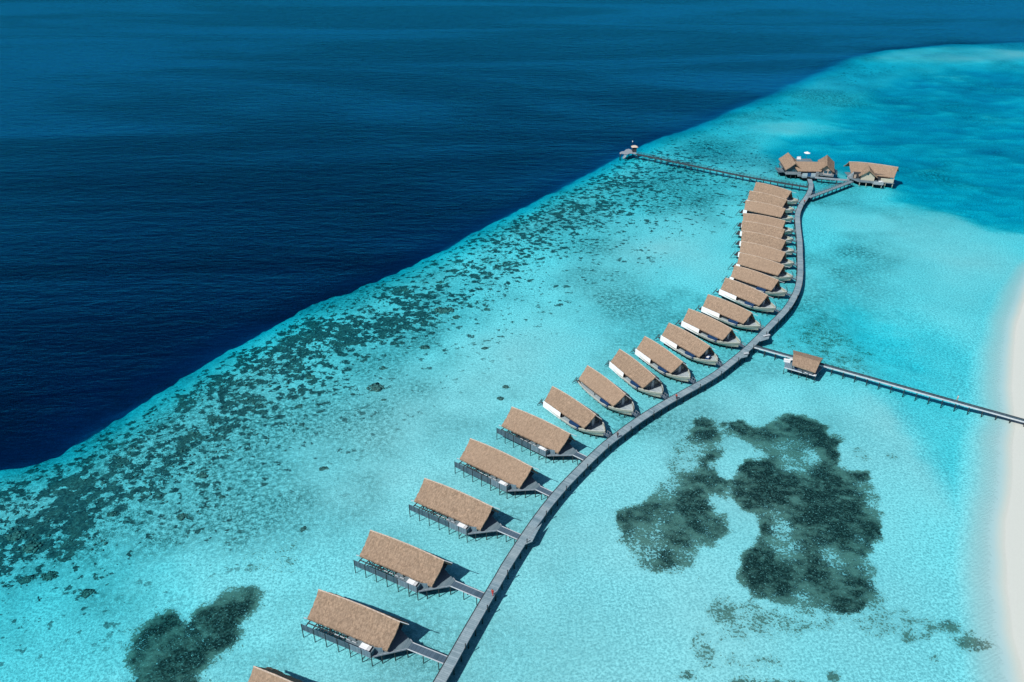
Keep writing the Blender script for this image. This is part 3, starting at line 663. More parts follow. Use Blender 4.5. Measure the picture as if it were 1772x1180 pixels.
# ------------------------------------------------------------------ boat-shaped villas
BDZ = 2.05
def half(x):
    if x < 8: return 3.3+.9*math.sin(max(0, x-.5)/7.5*math.pi/2)
    if x < 11: return 4.2+.08*math.sin((x-8)/3*math.pi)
    t = (x-11)/8.7; return 4.2*(1-t**1.95)+.12
def rim(x):
    t = max(0, (x-10)/9.7); return 2.42+.75*t**2.6+.15*max(0, (2-x)/4)
def make_boat():
    b = empty('boat_villa', 0, 0)
    N_ = 28; st = [.7+19.0*i/N_ for i in range(N_+1)]; m = MB(); rows = []
    for x in st:
        w, zr = half(x), rim(x); t = max(0, (x-13)/6.7); zb = .95+.5*t**2; row = []
        for q, wz in ((-1, zr), (-.97, zr-.55), (-.90, zr-1.0), (-.72, zb), (0, zb-.12), (.72, zb), (.90, zr-1.0), (.97, zr-.55), (1, zr)):
            row.append((x+(.35*t if abs(q) > .9 else 0), q*w, wz))
        rows.append(row)
    m.grid([r[::-1] for r in rows]); m.f.append(tuple(range(9))); m.f.append(tuple(reversed(range(N_*9, N_*9+9))))
    m.build('hull', M['hull'], b, smooth=False)
    gm = MB()
    for s in (-1, 1):
        for x0, x1 in zip(st, st[1:]):
            gm.beam((x0+.35*max(0, (x0-13)/6.7), s*half(x0), rim(x0)+.02), (x1+.35*max(0, (x1-13)/6.7), s*half(x1), rim(x1)+.02), .26, .14)
    gm.build('gunwale', M['gunwale'], b)
    dk = [(x, -half(x)+.08) for x in st if x < 19.2]+[(x, half(x)-.08) for x in reversed(st) if x < 19.2]
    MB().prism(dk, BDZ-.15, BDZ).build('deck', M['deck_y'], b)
    MB().path([(19.4, 0, 1.2), (20.05, 0, 2.4), (20.2, 0, 3.4), (19.9, 0, 4.3), (19.3, 0, 5.0)], .17, 8, .07).build('prow', M['dark'], b)
    MB().path([(19.75, -.25, 2.9), (19.7, -.3, 3.6), (19.35, -.2, 4.2)], .07, 6, .04).build('prow_rail', M['trim'], b)
    # short supports under the hull
    for x in (1.4, 3.3, 5.2, 7.1, 9.0, 10.9, 12.8, 14.7, 16.6, 18.0):
        for s in (-1, 1):
            y = s*half(x)*.64; MB().box(x-.10, x+.10, y-.10, y+.10, -.5, 1.1).build('pile', M['pile'], b)
    fr = lambda t: (.15+16.45*t, -.0, 6.45+.48*math.sin(math.pi*min(1, t)**.9)-.15*t)
    fe = lambda t, s: (1.2+15.1*t, -(3.66+.12*math.sin(math.pi*t)) if s < 0 else 2.75, (3.84 if s < 0 else 3.1)+.08*math.sin(math.pi*t)-.03*t)
    roof_mesh(34, 10, fr, fe, .24, .055, .12).build('roof', M['thatch'], b)
    cap = MB(); prev = None
    for i in range(35):
        p = Vector(fr(i/34))+Vector((0, -.05, -.03))
        if prev: cap.beam(prev, p, .16, .10)
        prev = p
    cap.build('ridge_cap', M['thatch_edge'], b)
    MB().beam((16.2, -.03, 6.05), (18.7, -.03, 6.05), .08, .09).build('ridge_pole', M['trim'], b)
    # cabin
    MB().box(2.2, 15.2, -2.6, -2.45, BDZ, 4.3).build('side_wall', M['wall'], b); MB().box(2.2, 15.2, 2.45, 2.6, BDZ, 4.3).build('side_wall', M['wall'], b)
    for nm, x in (('gable_wall', 15.2), ('back_wall', 2.05)):
        MB().box(x, x+.15, -2.6, 2.6, BDZ, 4.3).add([(x, -2.6, 4.3), (x+.15, -2.6, 4.3), (x+.15, 0, 6.0), (x, 0, 6.0), (x+.15, 2.6, 4.3), (x, 2.6, 4.3)], [(0,3,5),(1,4,2),(0,1,2,3),(3,2,4,5)]).build(nm, M['wall'], b)
    MB().box(15.36, 15.42, -.1, .8, BDZ, 4.35).build('door', M['doorp'], b)
    MB().box(15.36, 15.40, -2.1, -.4, BDZ+.1, 4.1).build('window', M['glass'], b); MB().box(15.36, 15.40, 1.1, 2.3, BDZ+.9, 4.1).build('window', M['glass'], b)
    for x in (3.0, 5.0, 8.4, 10.6): MB().box(x, x+1.5, -2.66, -2.602, BDZ+.15, 3.7).build('window', M['glass'], b)
    MB().box(14.45, 15.35, -2.85, -2.67, BDZ, 3.25).build('wall_panel', M['cream'], b)
    rl = MB()
    for y in (-1.9, -1.2, -.5): rl.box(15.9, 15.96, y, y+.06, BDZ, BDZ+.8)
    rl.box(15.9, 15.96, -2.0, -.3, BDZ+.8, BDZ+.86); rl.build('handrail', M['edge'], b)
    for x in (1.4, 7.75, 14.6): MB().box(x, x+.16, -3.25, -3.1, BDZ, 3.95).build('eave_post', M['dark'], b)
    # stern platform with steps into the lagoon
    MB().box(-.9, .68, -2.9, 1.4, 1.62, 1.75).build('stern_platform', M['dark'], b)
    ld = MB(); sh = 2.2; ld.beam((-3.2, -2.3, 2.9), (-4.6, -2.7, .2), .09, .09); ld.beam((-3.2, -1.3, 2.9), (-4.6, -1.7, .2), .09, .09)
    for k in range(4): ld.beam((-3.5-.3*k, -2.35-.08*k, 2.1-.5*k), (-3.5-.3*k, -1.45-.08*k, 2.1-.5*k), .12, .05)
    ld.cyl((-2.2, -2.3, 1.6), (-2.2, -2.3, 3.0), .06, 6).cyl((-3.2, -2.3, 1.6), (-3.2, -2.3, 2.95), .06, 6).beam((-2.2, -2.3, 2.95), (-3.2, -2.3, 2.92), .06, .06)
    ld.v = [(x+2.3, y-.4, z) for x, y, z in ld.v]; ld.build('ladder', M['dark'], b)
    return b
def make_daybed():
    t = empty('daybed', 0, 0)
    MB().box(-1.6, 1.6, -.42, .5, 0, .2).build('base', M['dark'], t); MB().box(-1.64, 1.64, -.46, .52, .2, 1.0).build('mattress', M['blue'], t)
    for i, x in enumerate((-1.1, 0, 1.1)): MB().box(x-.5, x+.5, .24, .5, 1.0, 1.28).build('pillow', M['white'], t)
    return t
BOATS = [(10.562,175.291,-50.27),(20.72,185.511,-57.04),(30.588,194.2,-60.36),(38.829,201.383,-58.11),(47.249,209.297,-54.15),(54.904,218.293,-49.41),(62.941,227.867,-47.05),(71.365,239.823,-48.68),(76.668,249.438,-42.41),(81.065,259.924,-37.94),(84.119,269.913,-34.55),(86.886,279.734,-32.11),(89.197,289.381,-29.0),(91.671,297.511,-27.3),(96.159,311.555,-32.4),(100.722,322.834,-38.3),(106.136,333.423,-41.3)]
ORD = ['first','second','third','fourth','fifth','sixth','seventh','eighth','ninth','tenth','eleventh','twelfth','thirteenth','fourteenth','fifteenth','sixteenth']
btemplate = make_boat(); dproto = make_daybed(); bobs = [btemplate]+[copy_tree(btemplate) for _ in range(16)]
def place(o, i, lx, ly, lz, rz=0):
    x, y, a = BOATS[i]; c, s = math.cos(R(a)), math.sin(R(a)); o.location = (x+lx*c-ly*s, y+lx*s+ly*c, lz); o.rotation_euler = (0, 0, R(a)+rz); return o
for i, (x, y, a) in enumerate(BOATS):
    o = bobs[i]
    place(o, i, 0, 0, 0)
    if i == 1: lab = 'boat-shaped villa without a white side canvas, its open stern deck showing'
    elif i == 0: lab = 'boat-shaped villa nearest the slatted-screen villas, with white side canvas'
    elif i == 16: lab = 'boat-shaped villa at the far end of the row, below the long jetty'
    elif i < 8: lab = 'boat-shaped thatched villa with white canvas and navy daybed, %s up the row' % ORD[i]
    else: lab = 'closely packed boat-shaped villa under brown thatch, %s up the row' % ORD[i]
    tag(o, lab, 'boat villa', 'boat-shaped villas along the boardwalk')
    L = reach(x+20.3*math.cos(R(a)), y+20.3*math.sin(R(a)), R(a)); L = 3.0 if not L or L > 9 else max(L, .4)
    gx = 20.32; g = MB().box(19.6, gx+L-.03, -.5, .5, 2.26, 2.36); g.build('gangway', M['bridge'], o)
    h = MB()
    for q in (.1, L*.55, L-.2):
        for s in (-.5, .5): h.box(gx+q-.04, gx+q+.04, s-.04, s+.04, 2.36, 3.2)
    h.beam((gx, -.5, 3.2), (gx+L*.9, -.5, 3.15), .06, .06).beam((gx, .5, 3.2), (gx+L*.9, .5, 3.15), .06, .06); h.build('gangway_rail', M['edge'], o)
    if i != 1:
        xe = 7.75 if i < 8 else 2.4; MB().slab([(.85,-3.68,3.7),(.85,-3.82,1.85),(xe,-3.82-.048*(xe-.85),1.85),(xe,-3.68-.025*(xe-.85),3.7)], .06).build('side_canvas', M['white'], o)
    if i < 9:
        d = dproto if i == 0 else copy_tree(dproto); place(d, i, 12.65, -3.5, BDZ)
        tag(d, 'navy blue daybed with white pillows on the deck of the %s boat-shaped villa' % (ORD[i]), 'daybed', 'navy daybeds on boat villa decks')
# armchair on the fifth boat's bow
t = empty('armchair', 0, 0, label='navy armchair with white cushion on the bow of the fifth boat-shaped villa', cat='armchair'); place(t, 4, 16.6, -.3, BDZ, R(20))
MB().box(-.6, .6, -.6, .6, 0, .55).build('seat', M['blue'], t); MB().box(-.6, .6, .42, .62, .55, 1.1).build('backrest', M['blue'], t); MB().box(-.4, .4, -.4, .35, .56, .78).build('cushion', M['white'], t)
for s in (-1, 1): MB().box(s*.5-.1, s*.5+.1, -.55, .4, .56, .8).build('armrest', M['blue'], t)

# ------------------------------------------------------------------ jetties
def jetty(name, px, hw, label, rail, trim, pile_step=3.2, z=WZ, cat='jetty', deckm='jetty'):
    p = [at(x, y, z) for x, y in px]; p = catmull(p, 6) if len(p) > 2 else p
    x0, y0 = p[0]; q = [(x-x0, y-y0) for x, y in p]; q2 = resample(q, 1.5)
    if math.dist(q2[-1], q[-1]) > .2: q2.append(q[-1])
    t = empty(name, x0, y0, 0, label=label, cat=cat)
    strip(q2, -hw, hw, z-.16, z-.02).build('deck', M[deckm], t)
    for s in (-1, 1):
        w = sorted((s*(hw+.01), s*(hw+.13))); strip(q2, w[0], w[1], z-.28, z+.10).build('edge_beam', M[trim] if s > 0 or trim != 'trim' else M['dark'], t)
    ps = resample(q, pile_step)[1:]
    pr, pl = offsets(ps, hw-.05), offsets(ps, -hw+.05); base = None; rest = MB()
    for i, c in enumerate(pr):
        if i < 45:
            if base is None: base = MB().cyl((0, 0, -1.2), (0, 0, z-.16), .11, 8).build('pile', M['pile'], t); o = base
            else: o = base.copy(); COL.objects.link(o); o.parent = t
            o.location = (c[0], c[1], 0)
            if i < 44: o2 = base.copy(); COL.objects.link(o2); o2.parent = t; o2.location = (pl[i][0], pl[i][1], 0)
    if rail:
        for s in (-1, 1):
            r_ = MB(); ln = offsets(q2, s*hw)
            for a, b in zip(ln, ln[1:]):
                r_.beam((*a, z+1.0), (*b, z+1.0), .09, .07); r_.beam((*a, z+.55), (*b, z+.55), .05, .04)
            for c in offsets(resample(q, pile_step/2), s*hw): r_.box(c[0]-.04, c[0]+.04, c[1]-.04, c[1]+.04, z, z+1.0)
            r_.build('handrail', M['dark'] if rail == 1 else M['edge'], t)
    return t
jetty('long_jetty', [(1397,323.2),(1340,314),(1280,303.2),(1180,282.5),(1101,266.2)], .62, 'narrow dark railed jetty running out from the boardwalk to the reef edge', 1, 'dark')
jetty('island_jetty', [(1306,599),(1367,616),(1420.5,630),(1590,677),(1700,707.5),(1790,732.5),(1850,749)], .56, 'straight dark jetty with pale edge beam leading to the beach', 0, 'trim', deckm='jetty')
jetty('link_walk', [(1400,341),(1437,327.5),(1474,313.5)], .85, 'railed walkway sloping across the lagoon to the log-walled pavilion', 2, 'edge', deckm='walk')
jetty('cross_walk', [(1410,306.5),(1440,309.3),(1470,311.8)], .7, 'short plank walkway joining the two pavilions', 0, 'edge', deckm='walk')
# platform at the end of the long jetty
px0 = at(1087, 262.5, 2.4)
t = empty('jetty_platform', *px0, 0, label='small grey swim platform with steps at the reef end of the long jetty', cat='platform')
poly = []
for x, y in [(1072,264.2),(1076,261.8),(1080,261.6),(1083,258.6),(1088,257.4),(1092.5,259),(1096,261.8),(1101,264.4),(1101,266.3),(1095,265.2),(1089,265.4),(1086,266.8),(1082.5,266.6),(1077,265.6),(1073,266.4)]:
    q = at(x, y, 2.4); poly.append((q[0]-px0[0], q[1]-px0[1]))
MB().prism(poly[::-1], 2.2, 2.4).build('deck', M['edge'], t)
for x, y in poly[::2]: MB().cyl((x*.92, y*.92, -3.5), (x*.92, y*.92, 2.2), .14, 8).build('pile', M['pile'], t)
s = MB()
for k in range(6): s.box(-1.3-.28*k-.5, -1.3-.28*k+.5, -3.1-.35*k-.2, -3.1-.35*k+.2, 2.1-.3*k, 2.2-.3*k)
s.beam((-.8, -2.9, 2.3), (-2.3, -5, .6), .1, .2).beam((-1.8, -2.9, 2.3), (-3.3, -5, .6), .1, .2); s.build('steps', M['trim'], t)
hx, hy = at(1097.5, 262.5, 2.4)
t = empty('lookout_shelter', hx, hy, 2.4, label='tiny square shelter with pale hipped roof on the jetty platform', cat='shelter')
for a in (-1, 1):
    for b in (-1, 1): MB().cyl((a*.95, b*.95, 0), (a*.95, b*.95, 2.6), .08, 6).build('post', M['dark'], t)
MB().box(-.85, .85, -.85, .85, 0, 2.0).build('cabin', M['dark'], t)
MB().add([(-1.6,-1.4,2.5),(1.6,-1.4,2.5),(1.6,1.4,2.5),(-1.6,1.4,2.5),(-.5,0,3.3),(.5,0,3.3)], [(0,1,5,4),(1,2,5),(2,3,4,5),(3,0,4),(3,2,1,0)]).build('roof', M['thatch_edge'], t)
mx_, my_ = at(1093.5, 261, 2.4)
t = empty('mast_light', mx_, my_, 2.4, label='thin mast with white light on the swim platform', cat='mast light')
MB().cyl((0,0,0),(0,0,4.6),.05,6).build('mast', M['dark'], t); MB().cyl((0,0,4.55),(0,0,5.1),.22,8,.16).build('lamp', M['white'], t)
# hut and sun deck on the island jetty
def quad(o, pts, z):
    return [(at(x, y, z)[0]-o[0], at(x, y, z)[1]-o[1]) for x, y in pts]
ho = at(1385, 640, 2.2)
t = empty('jetty_hut', *ho, 0, label='thatched hut with small sun deck beside the island jetty', cat='hut')
dk = quad(ho, [(1357.5,635.5),(1358,623.5),(1371,627),(1372,622),(1424,636),(1410.7,650.5)], 2.3)
MB().prism(dk, 2.14, 2.3).build('deck', M['screen_pale'], t)
A, B_, C_, D_ = quad(ho, [(1373,611.5)], 5.0)[0], quad(ho, [(1420,625)], 5.0)[0], quad(ho, [(1411.5,642.9)], 4.3)[0], quad(ho, [(1371.3,629.7)], 4.3)[0]
lerp = lambda p, q, t_: (p[0]+(q[0]-p[0])*t_, p[1]+(q[1]-p[1])*t_)
e0, e1 = (D_[0]+.0, D_[1]), C_
back = lambda r, e: (2*r[0]-e[0], 2*r[1]-e[1])
rA = lerp(A, D_, .12); rB = lerp(B_, C_, .12)
roof_mesh(20, 6, lambda u: (*lerp(rA, rB, u), 5.15), lambda u, sd: ((*lerp(e0, e1, u), 4.0) if sd < 0 else (*lerp(back(rA, e0), back(rB, e1), u), 4.0)), .2, .03).build('roof', M['thatch'], t)
for p in (lerp(D_, C_, .06), lerp(D_, C_, .5), lerp(D_, C_, .95)): MB().cyl((p[0], p[1]+.5, 2.3), (p[0], p[1]+.5, 4.1), .09, 6).build('post', M['dark'], t)
c0, c1 = lerp(D_, C_, .25), lerp(D_, C_, .97)
MB().prism([(c0[0]+.3, c0[1]+.6), (c1[0]-.2, c1[1]+.6), (c1[0]+.6, c1[1]+2.4), (c0[0]+1.1, c0[1]+2.6)], 2.3, 3.9).build('cabin', M['wall'], t)
for i in range(5):
    p = lerp(dk[0], dk[5], i/4); MB().cyl((p[0]+.05, p[1]+.12, -.6), (p[0]+.05, p[1]+.12, 2.14), .1, 8).build('pile', M['pile'], t)
p0_, p1_ = dk[0], dk[5]
MB().beam((*p0_, 2.2), (*p1_, 2.2), .14, .3).build('edge_beam', M['trim'], t)
def flat_thing(name, px, z0, th, mat, label, cat):
    pts = [at(x, y, z0+th) for x, y in px]; cx = sum(p[0] for p in pts)/len(pts); cy = sum(p[1] for p in pts)/len(pts)
    o = MB().prism([(x-cx, y-cy) for x, y in pts], 0, th).build(name, mat, None); o.location = (cx, cy, z0); tag(o, label, cat); return o
jz = lambda x, y: (1270+x/11.8, 570+y/11.8)
t2 = flat_thing('floor_mat', [jz(1245,810), jz(1250,765), jz(1462,825), jz(1455,865)], 2.304, .22, M['blue'], 'blue padded mat on the sun deck of the jetty hut', 'mat')
def mini_lounger(pxx, pyy, rz, label):
    x, y = at(pxx, pyy, 2.7); t = empty('sun_lounger', x, y, 2.3, rz, label=label, cat='sun lounger')
    MB().box(-.95, .95, -.32, .32, .2, .28).build('frame', M['edge'], t); MB().box(-.93, .4, -.3, .3, .28, .38).slab([(.4,-.3,.38),(.92,-.3,.7),(.92,.3,.7),(.4,.3,.38)], .09).build('mattress', M['white'], t)
    for a in (-.8, .8): MB().box(a-.04, a+.04, -.28, .28, 0, .2).build('leg', M['edge'], t)
mini_lounger(1398.5, 645.0, R(-30), 'left white sun lounger on the hut deck next to the blue mat')
mini_lounger(1406.5, 648.2, R(-30), 'right white sun lounger at the outer corner of the hut deck')
xx, yy = at(1362, 624.5, 2.6)
t = empty('towel_locker', xx, yy, 2.3, R(-20), label='white locker at the corner of the hut deck', cat='locker'); MB().box(-.9, .9, -.35, .35, 0, .75).build('body', M['white'], t); MB().box(-.95, .95, -.4, .4, .75, .83).build('lid', M['white'], t)
xx, yy = at(1368.5, 624, 2.6)
t = empty('small_table', xx, yy, 2.3, 0, label='small white table beside the hut roof', cat='table'); MB().cyl((0,0,.7),(0,0,.76),.5,12).build('tabletop', M['white'], t); MB().cyl((0,0,0),(0,0,.7),.07,8).build('leg', M['edge'], t)

# ------------------------------------------------------------------ the two pavilions
def wing_roof(o, fx, fy, ang, L, hw, zr, ze, name='roof', back_ext=0, mat='thatch', th=.26, par=None, drop=.0):
    c, s = math.cos(ang), math.sin(ang)           # axis direction (c, s); apex at front (fx, fy)
    P = lambda l, w, z: (fx+c*l-s*w, fy+s*l+c*w, z)
    return roof_mesh(16, 7, lambda t: P(L*t, 0, zr-drop*t+.25*math.sin(math.pi*t)), lambda t, sd: P(.15+(L-.3)*t, sd*hw, ze), th, .035, .15).build(name, M[mat], par)
def gable(o, fx, fy, ang, hw, z0, ze, zr, inset, mat, name='gable_wall', th=.15):
    c, s = math.cos(ang), math.sin(ang)
    P = lambda l, w, z: (fx+c*l-s*w, fy+s*l+c*w, z)
    pts = [P(inset, -hw, z0), P(inset, hw, z0), P(inset, hw, ze), P(inset, 0, zr), P(inset, -hw, ze)]
    pts2 = [P(inset+th, -hw, z0), P(inset+th, hw, z0), P(inset+th, hw, ze), P(inset+th, 0, zr), P(inset+th, -hw, ze)]
    n = 5
    return MB().add(pts+pts2, [tuple(range(5)), tuple(range(5, 10))[::-1]]+[(i, (i+1) % n, n+(i+1) % n, n+i) for i in range(n)]).build(name, mat, o)
FZ = 2.4
a0 = (136.0, 354.0)
pa = empty('pavilion', *a0, 0, label='large U-shaped thatched pavilion with two splayed gabled wings and blue door', cat='pavilion')
L_ = lambda x, y: (x-a0[0], y-a0[1])
# wings: front apex, heading (pointing away from the camera)
w1 = L_(130.2, 355.6); h1 = R(90-5); w2 = L_(144.1, 353.7); h2 = R(90-19)
wing_roof(pa, *w1, h1, 16.5, 3.9, 7.5, 4.35, par=pa); wing_roof(pa, *w2, h2, 16.0, 3.7, 7.3, 4.35, par=pa)
roof_mesh(16, 7, lambda t: (-6.5+15.5*t, 5.4-1.2*t, 7.25), lambda t, sd: ((-4.5+10.6*t, .45-.5*t, 4.3) if sd < 0 else (-4.5+12*t, 11-.8*t, 4.3)), .26, .03, .1).build('roof', M['thatch'], pa)
for (w, h, hw, zr) in ((w1, h1, 3.0, 6.5), (w2, h2, 2.85, 6.3)):
    c, s = math.cos(h), math.sin(h); g_ = 1.3
    gable(pa, *w, h, hw, FZ, 4.5, zr, g_, M['beige'] if w is w2 else M['wall'], 'gable_wall')
    P = lambda l, q: (w[0]+c*l-s*q, w[1]+s*l+c*q)
    for q in (-1.9, 0, 1.9):
        x0_, y0_ = P(1.25, q); MB().beam((*P(1.27, q-.75), 3.6), (*P(1.27, q+.75), 3.6), .06, 1.5).build('window', M['glass'], pa)
    MB().prism([P(-.2, -3.6), P(-.2, 3.6), P(16, 3.6), P(16, -3.6)][::-1], FZ-.25, FZ).build('deck', M['deck'], pa)
    for sd in (-1, 1):
        MB().beam((*P(1.45, sd*3.0), 3.4), (*P(15.4, sd*3.0), 3.4), .14, 2.0).build('side_wall', M['wall'], pa)
    rl = MB(); a, b = P(-.15, -3.5), P(-.15, 3.5)
    rl.beam((*a, FZ+1.0), (*b, FZ+1.0), .1, .1)
    for k in range(15): q = lerp(a, b, k/14); rl.box(q[0]-.06, q[0]+.06, q[1]-.05, q[1]+.05, FZ, FZ+1.0)
    rl.build('railing', M['trim'], pa)
    for q in (-3.3, -1.1, 1.1, 3.3):
        for l in (.2, 5, 10, 15): x_, y_ = P(l, q); MB().cyl((x_, y_, -3.2), (x_, y_, FZ-.2), .14, 6).build('pile', M['pile'], pa)
P = None
MB().prism([(-3.2, -2.0), (3.1, -2.1), (5, 4), (4, 11), (-4, 12), (-4, 2)], FZ-.25, FZ-.004).build('deck', M['deck'], pa)
MB().box(-3.0, -.7, -1.95, -1.8, FZ-.6, 4.0).box(1.0, 3.0, -1.95, -1.8, FZ-.6, 4.0).build('entrance_wall', M['doorp'], pa)
MB().box(-.66, .96, -1.9, -1.82, FZ, 4.1).build('door', M['bluedoor'], pa)
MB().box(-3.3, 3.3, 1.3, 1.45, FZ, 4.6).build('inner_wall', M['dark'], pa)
for x in (-4.6, -4.1, -3.6, 3.7, 4.2, 4.7): MB().box(x, x+.16, -.6, -.45, FZ-.4, 4.2).build('column', M['trim'], pa)
for sx, x0_, y0_ in ((-1, 126.0, 358.5), (1, 148.6, 355.5)):
    x_, y_ = L_(x0_, y0_); d = 1.9
    MB().box(x_-d, x_+d, y_, y_+6, FZ-.2, FZ).build('side_balcony', M['deck'], pa)
    r_ = MB().beam((x_-sx*-d, y_, FZ+.95), (x_-sx*-d, y_+6, FZ+.95), .09, .09).beam((x_-d, y_, FZ+.95), (x_+d, y_, FZ+.95), .09, .09)
    for k in range(9): r_.box(x_+sx*d-.04, x_+sx*d+.04, y_+k*.72, y_+k*.72+.08, FZ, FZ+.95); r_.box(x_-d+k*d/4, x_-d+k*d/4+.08, y_-.04, y_+.04, FZ, FZ+.95)
    r_.build('balcony_railing', M['screen'], pa)
    for q in (-d+.2, d-.2): MB().cyl((x_+q, y_+.3, -3), (x_+q, y_+.3, FZ-.2), .12, 6).build('pile', M['pile'], pa)
MB().box(-1.5, 9, 13.5, 24, FZ-.25, FZ-.02).build('rear_deck', M['deck'], pa)
for x in (-1, 3.5, 8.5):
    for y in (14, 23.5): MB().cyl((x, y, -4), (x, y, FZ-.2), .14, 6).build('pile', M['pile'], pa)
# parasol and pale furniture on the rear deck
ux, uy = at(1395.3, 272.5, FZ)
t = empty('parasol', ux, uy, FZ, label='white parasol open on the rear deck behind the pavilion roof', cat='parasol')
MB().cyl((0,0,0),(0,0,2.7),.04,6).build('pole', M['edge'], t)
n = 8; MB().add([(0,0,3.0)]+[(1.55*math.cos(2*math.pi*i/n), 1.55*math.sin(2*math.pi*i/n), 2.3) for i in range(n)], [(0, 1+i, 1+(i+1) % n) for i in range(n)]).build('canopy', M['white'], t)
for pxx, pyy, lab in ((1383, 272.8, 'white outdoor sofa on the rear deck left of the parasol'),):
    x_, y_ = at(pxx, pyy, FZ+.8); t = empty('outdoor_sofa', x_, y_, FZ, label=lab, cat='sofa')
    MB().box(-.9, .9, -.4, .4, 0, .5).build('seat', M['white'], t); MB().box(-.9, .9, .4, .6, 0, 1.2).build('backrest', M['white'], t)
# log-walled pavilion
b0 = (162.0, 349.0)
pb = empty('log_pavilion', *b0, 0, label='cream log-walled pavilion with curved thatched roof and round gable window', cat='pavilion')
K = lambda x, y: (x-b0[0], y-b0[1])
rid = [K(155.0, 356.6), K(159.2, 356.4), K(163.6, 355.4), K(169.2, 353.0), K(174.9, 349.8)]
eav = [K(154.9, 351.6), K(158.6, 350.8), K(163, 349.4), K(167.4, 347.4), K(171.9, 345.2)]
def pl(p, t):
    t = t*(len(p)-1); i = min(int(t), len(p)-2); return lerp(p[i], p[i+1], t-i)
roof_mesh(26, 8, lambda t: (*pl(rid, t), 7.9-.35*t), lambda t, sd: ((*pl(eav, t), 4.35) if sd < 0 else (2*pl(rid, t)[0]-pl(eav, t)[0], 2*pl(rid, t)[1]-pl(eav, t)[1], 4.35)), .28, .035, .15).build('roof', M['thatch'], pb)
cap = MB(); prev = None
for i in range(25):
    p = Vector((*pl(rid, i/24), 7.93-.35*i/24))
    if prev: cap.beam(prev, p, .35, .16)
    prev = p
cap.build('ridge_cap', M['thatch_edge'], pb)
ga = K(160.9, 346.6); gh = R(90-16)
wing_roof(pb, *ga, gh, 9.5, 3.9, 7.15, 4.2, 'gable_roof', par=pb)
gw = gable(pb, *ga, gh, 2.85, FZ-.3, 4.3, 6.3, .95, M['cream'])
c, s = math.cos(gh), math.sin(gh)
Pg = lambda l, q, z: (ga[0]+c*l-s*q, ga[1]+s*l+c*q, z)
w_ = MB().cyl(Pg(.88, .15, 5.05), Pg(.94, .15, 5.05), .42, 16); w_.build('round_window', M['glass'], pb)
MB().beam(Pg(1.02, -2.8, 3.2), Pg(5.2, -2.8, 3.2), .14, 2.2).beam(Pg(1.02, 2.8, 3.2), Pg(5.2, 2.8, 3.2), .14, 2.2).build('side_wall', M['cream'], pb)
q0, q1 = K(166.3, 345.6), K(171.4, 343.9)
MB().beam((*q0, 3.05), (*q1, 3.05), .16, 1.9).build('front_wall', M['cream'], pb); MB().beam((q1[0], q1[1], 3.05), (q1[0]+1.3, q1[1]+3.6, 3.05), .16, 1.9).build('end_wall', M['cream'], pb)
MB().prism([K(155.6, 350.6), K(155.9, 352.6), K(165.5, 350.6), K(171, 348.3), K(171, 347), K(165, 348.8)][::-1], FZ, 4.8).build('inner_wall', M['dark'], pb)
MB().prism([K(154.8, 350.2), K(156.6, 346.0), K(162.0, 344.6), K(162.2, 342.9), K(166, 341.7), K(167, 344.8), K(171.6, 343.3), K(174, 349), K(166, 358), K(155, 359)], FZ-.45, FZ-.2).build('deck', M['deck'], pb)
r_ = MB(); a, b = K(162.3, 342.9), K(166, 341.7)
r_.beam((*a, FZ+.75), (*b, FZ+.75), .1, .12)
for k in range(11): q = lerp(a, b, k/10); r_.box(q[0]-.10, q[0]+.10, q[1]-.05, q[1]+.05, FZ-.4, FZ+.7)
r_.beam((*b, FZ+.75), (*K(166.9, 344.6), FZ+.75), .1, .12); r_.build('balcony_railing', M['trim'], pb)
for x_, y_ in ((157, 345.3), (159.6, 344.4), (162.4, 343.6), (165.8, 342.4), (168.3, 344.6), (171.3, 343.8), (173, 348), (156, 352), (165, 356), (171, 352)):
    q = K(x_, y_); MB().cyl((*q, -3.4), (*q, FZ-.4), .15, 6).build('pile', M['cream'], pb)
st_ = MB(); a, b = K(152.7, 349.0), K(155.3, 350.2)
for k in range(5): q = lerp(a, b, k/4); st_.box(q[0]-.14, q[0]+.14, q[1]-.1, q[1]+.1, FZ-.4, FZ+1.5+.35*k)
st_.build('entrance_fence', M['trim'], pb)
q = K(157.2, 348.9); MB().box(q[0]-1.4, q[0]-.4, q[1]+.9, q[1]+1.1, FZ, 4.1).build('door', M['beige'], pb)
tx, ty = K(165.4, 343.6); xx, yy = tx+b0[0], ty+b0[1]
t = empty('small_table', xx, yy, FZ-.2, label='white table on the balcony of the log-walled pavilion', cat='table'); MB().box(-.8, .8, -.5, .5, .85, .97).build('tabletop', M['white'], t)
for a in (-.6, .6): MB().box(a-.05, a+.05, -.05, .05, 0, .85).build('leg', M['edge'], t)

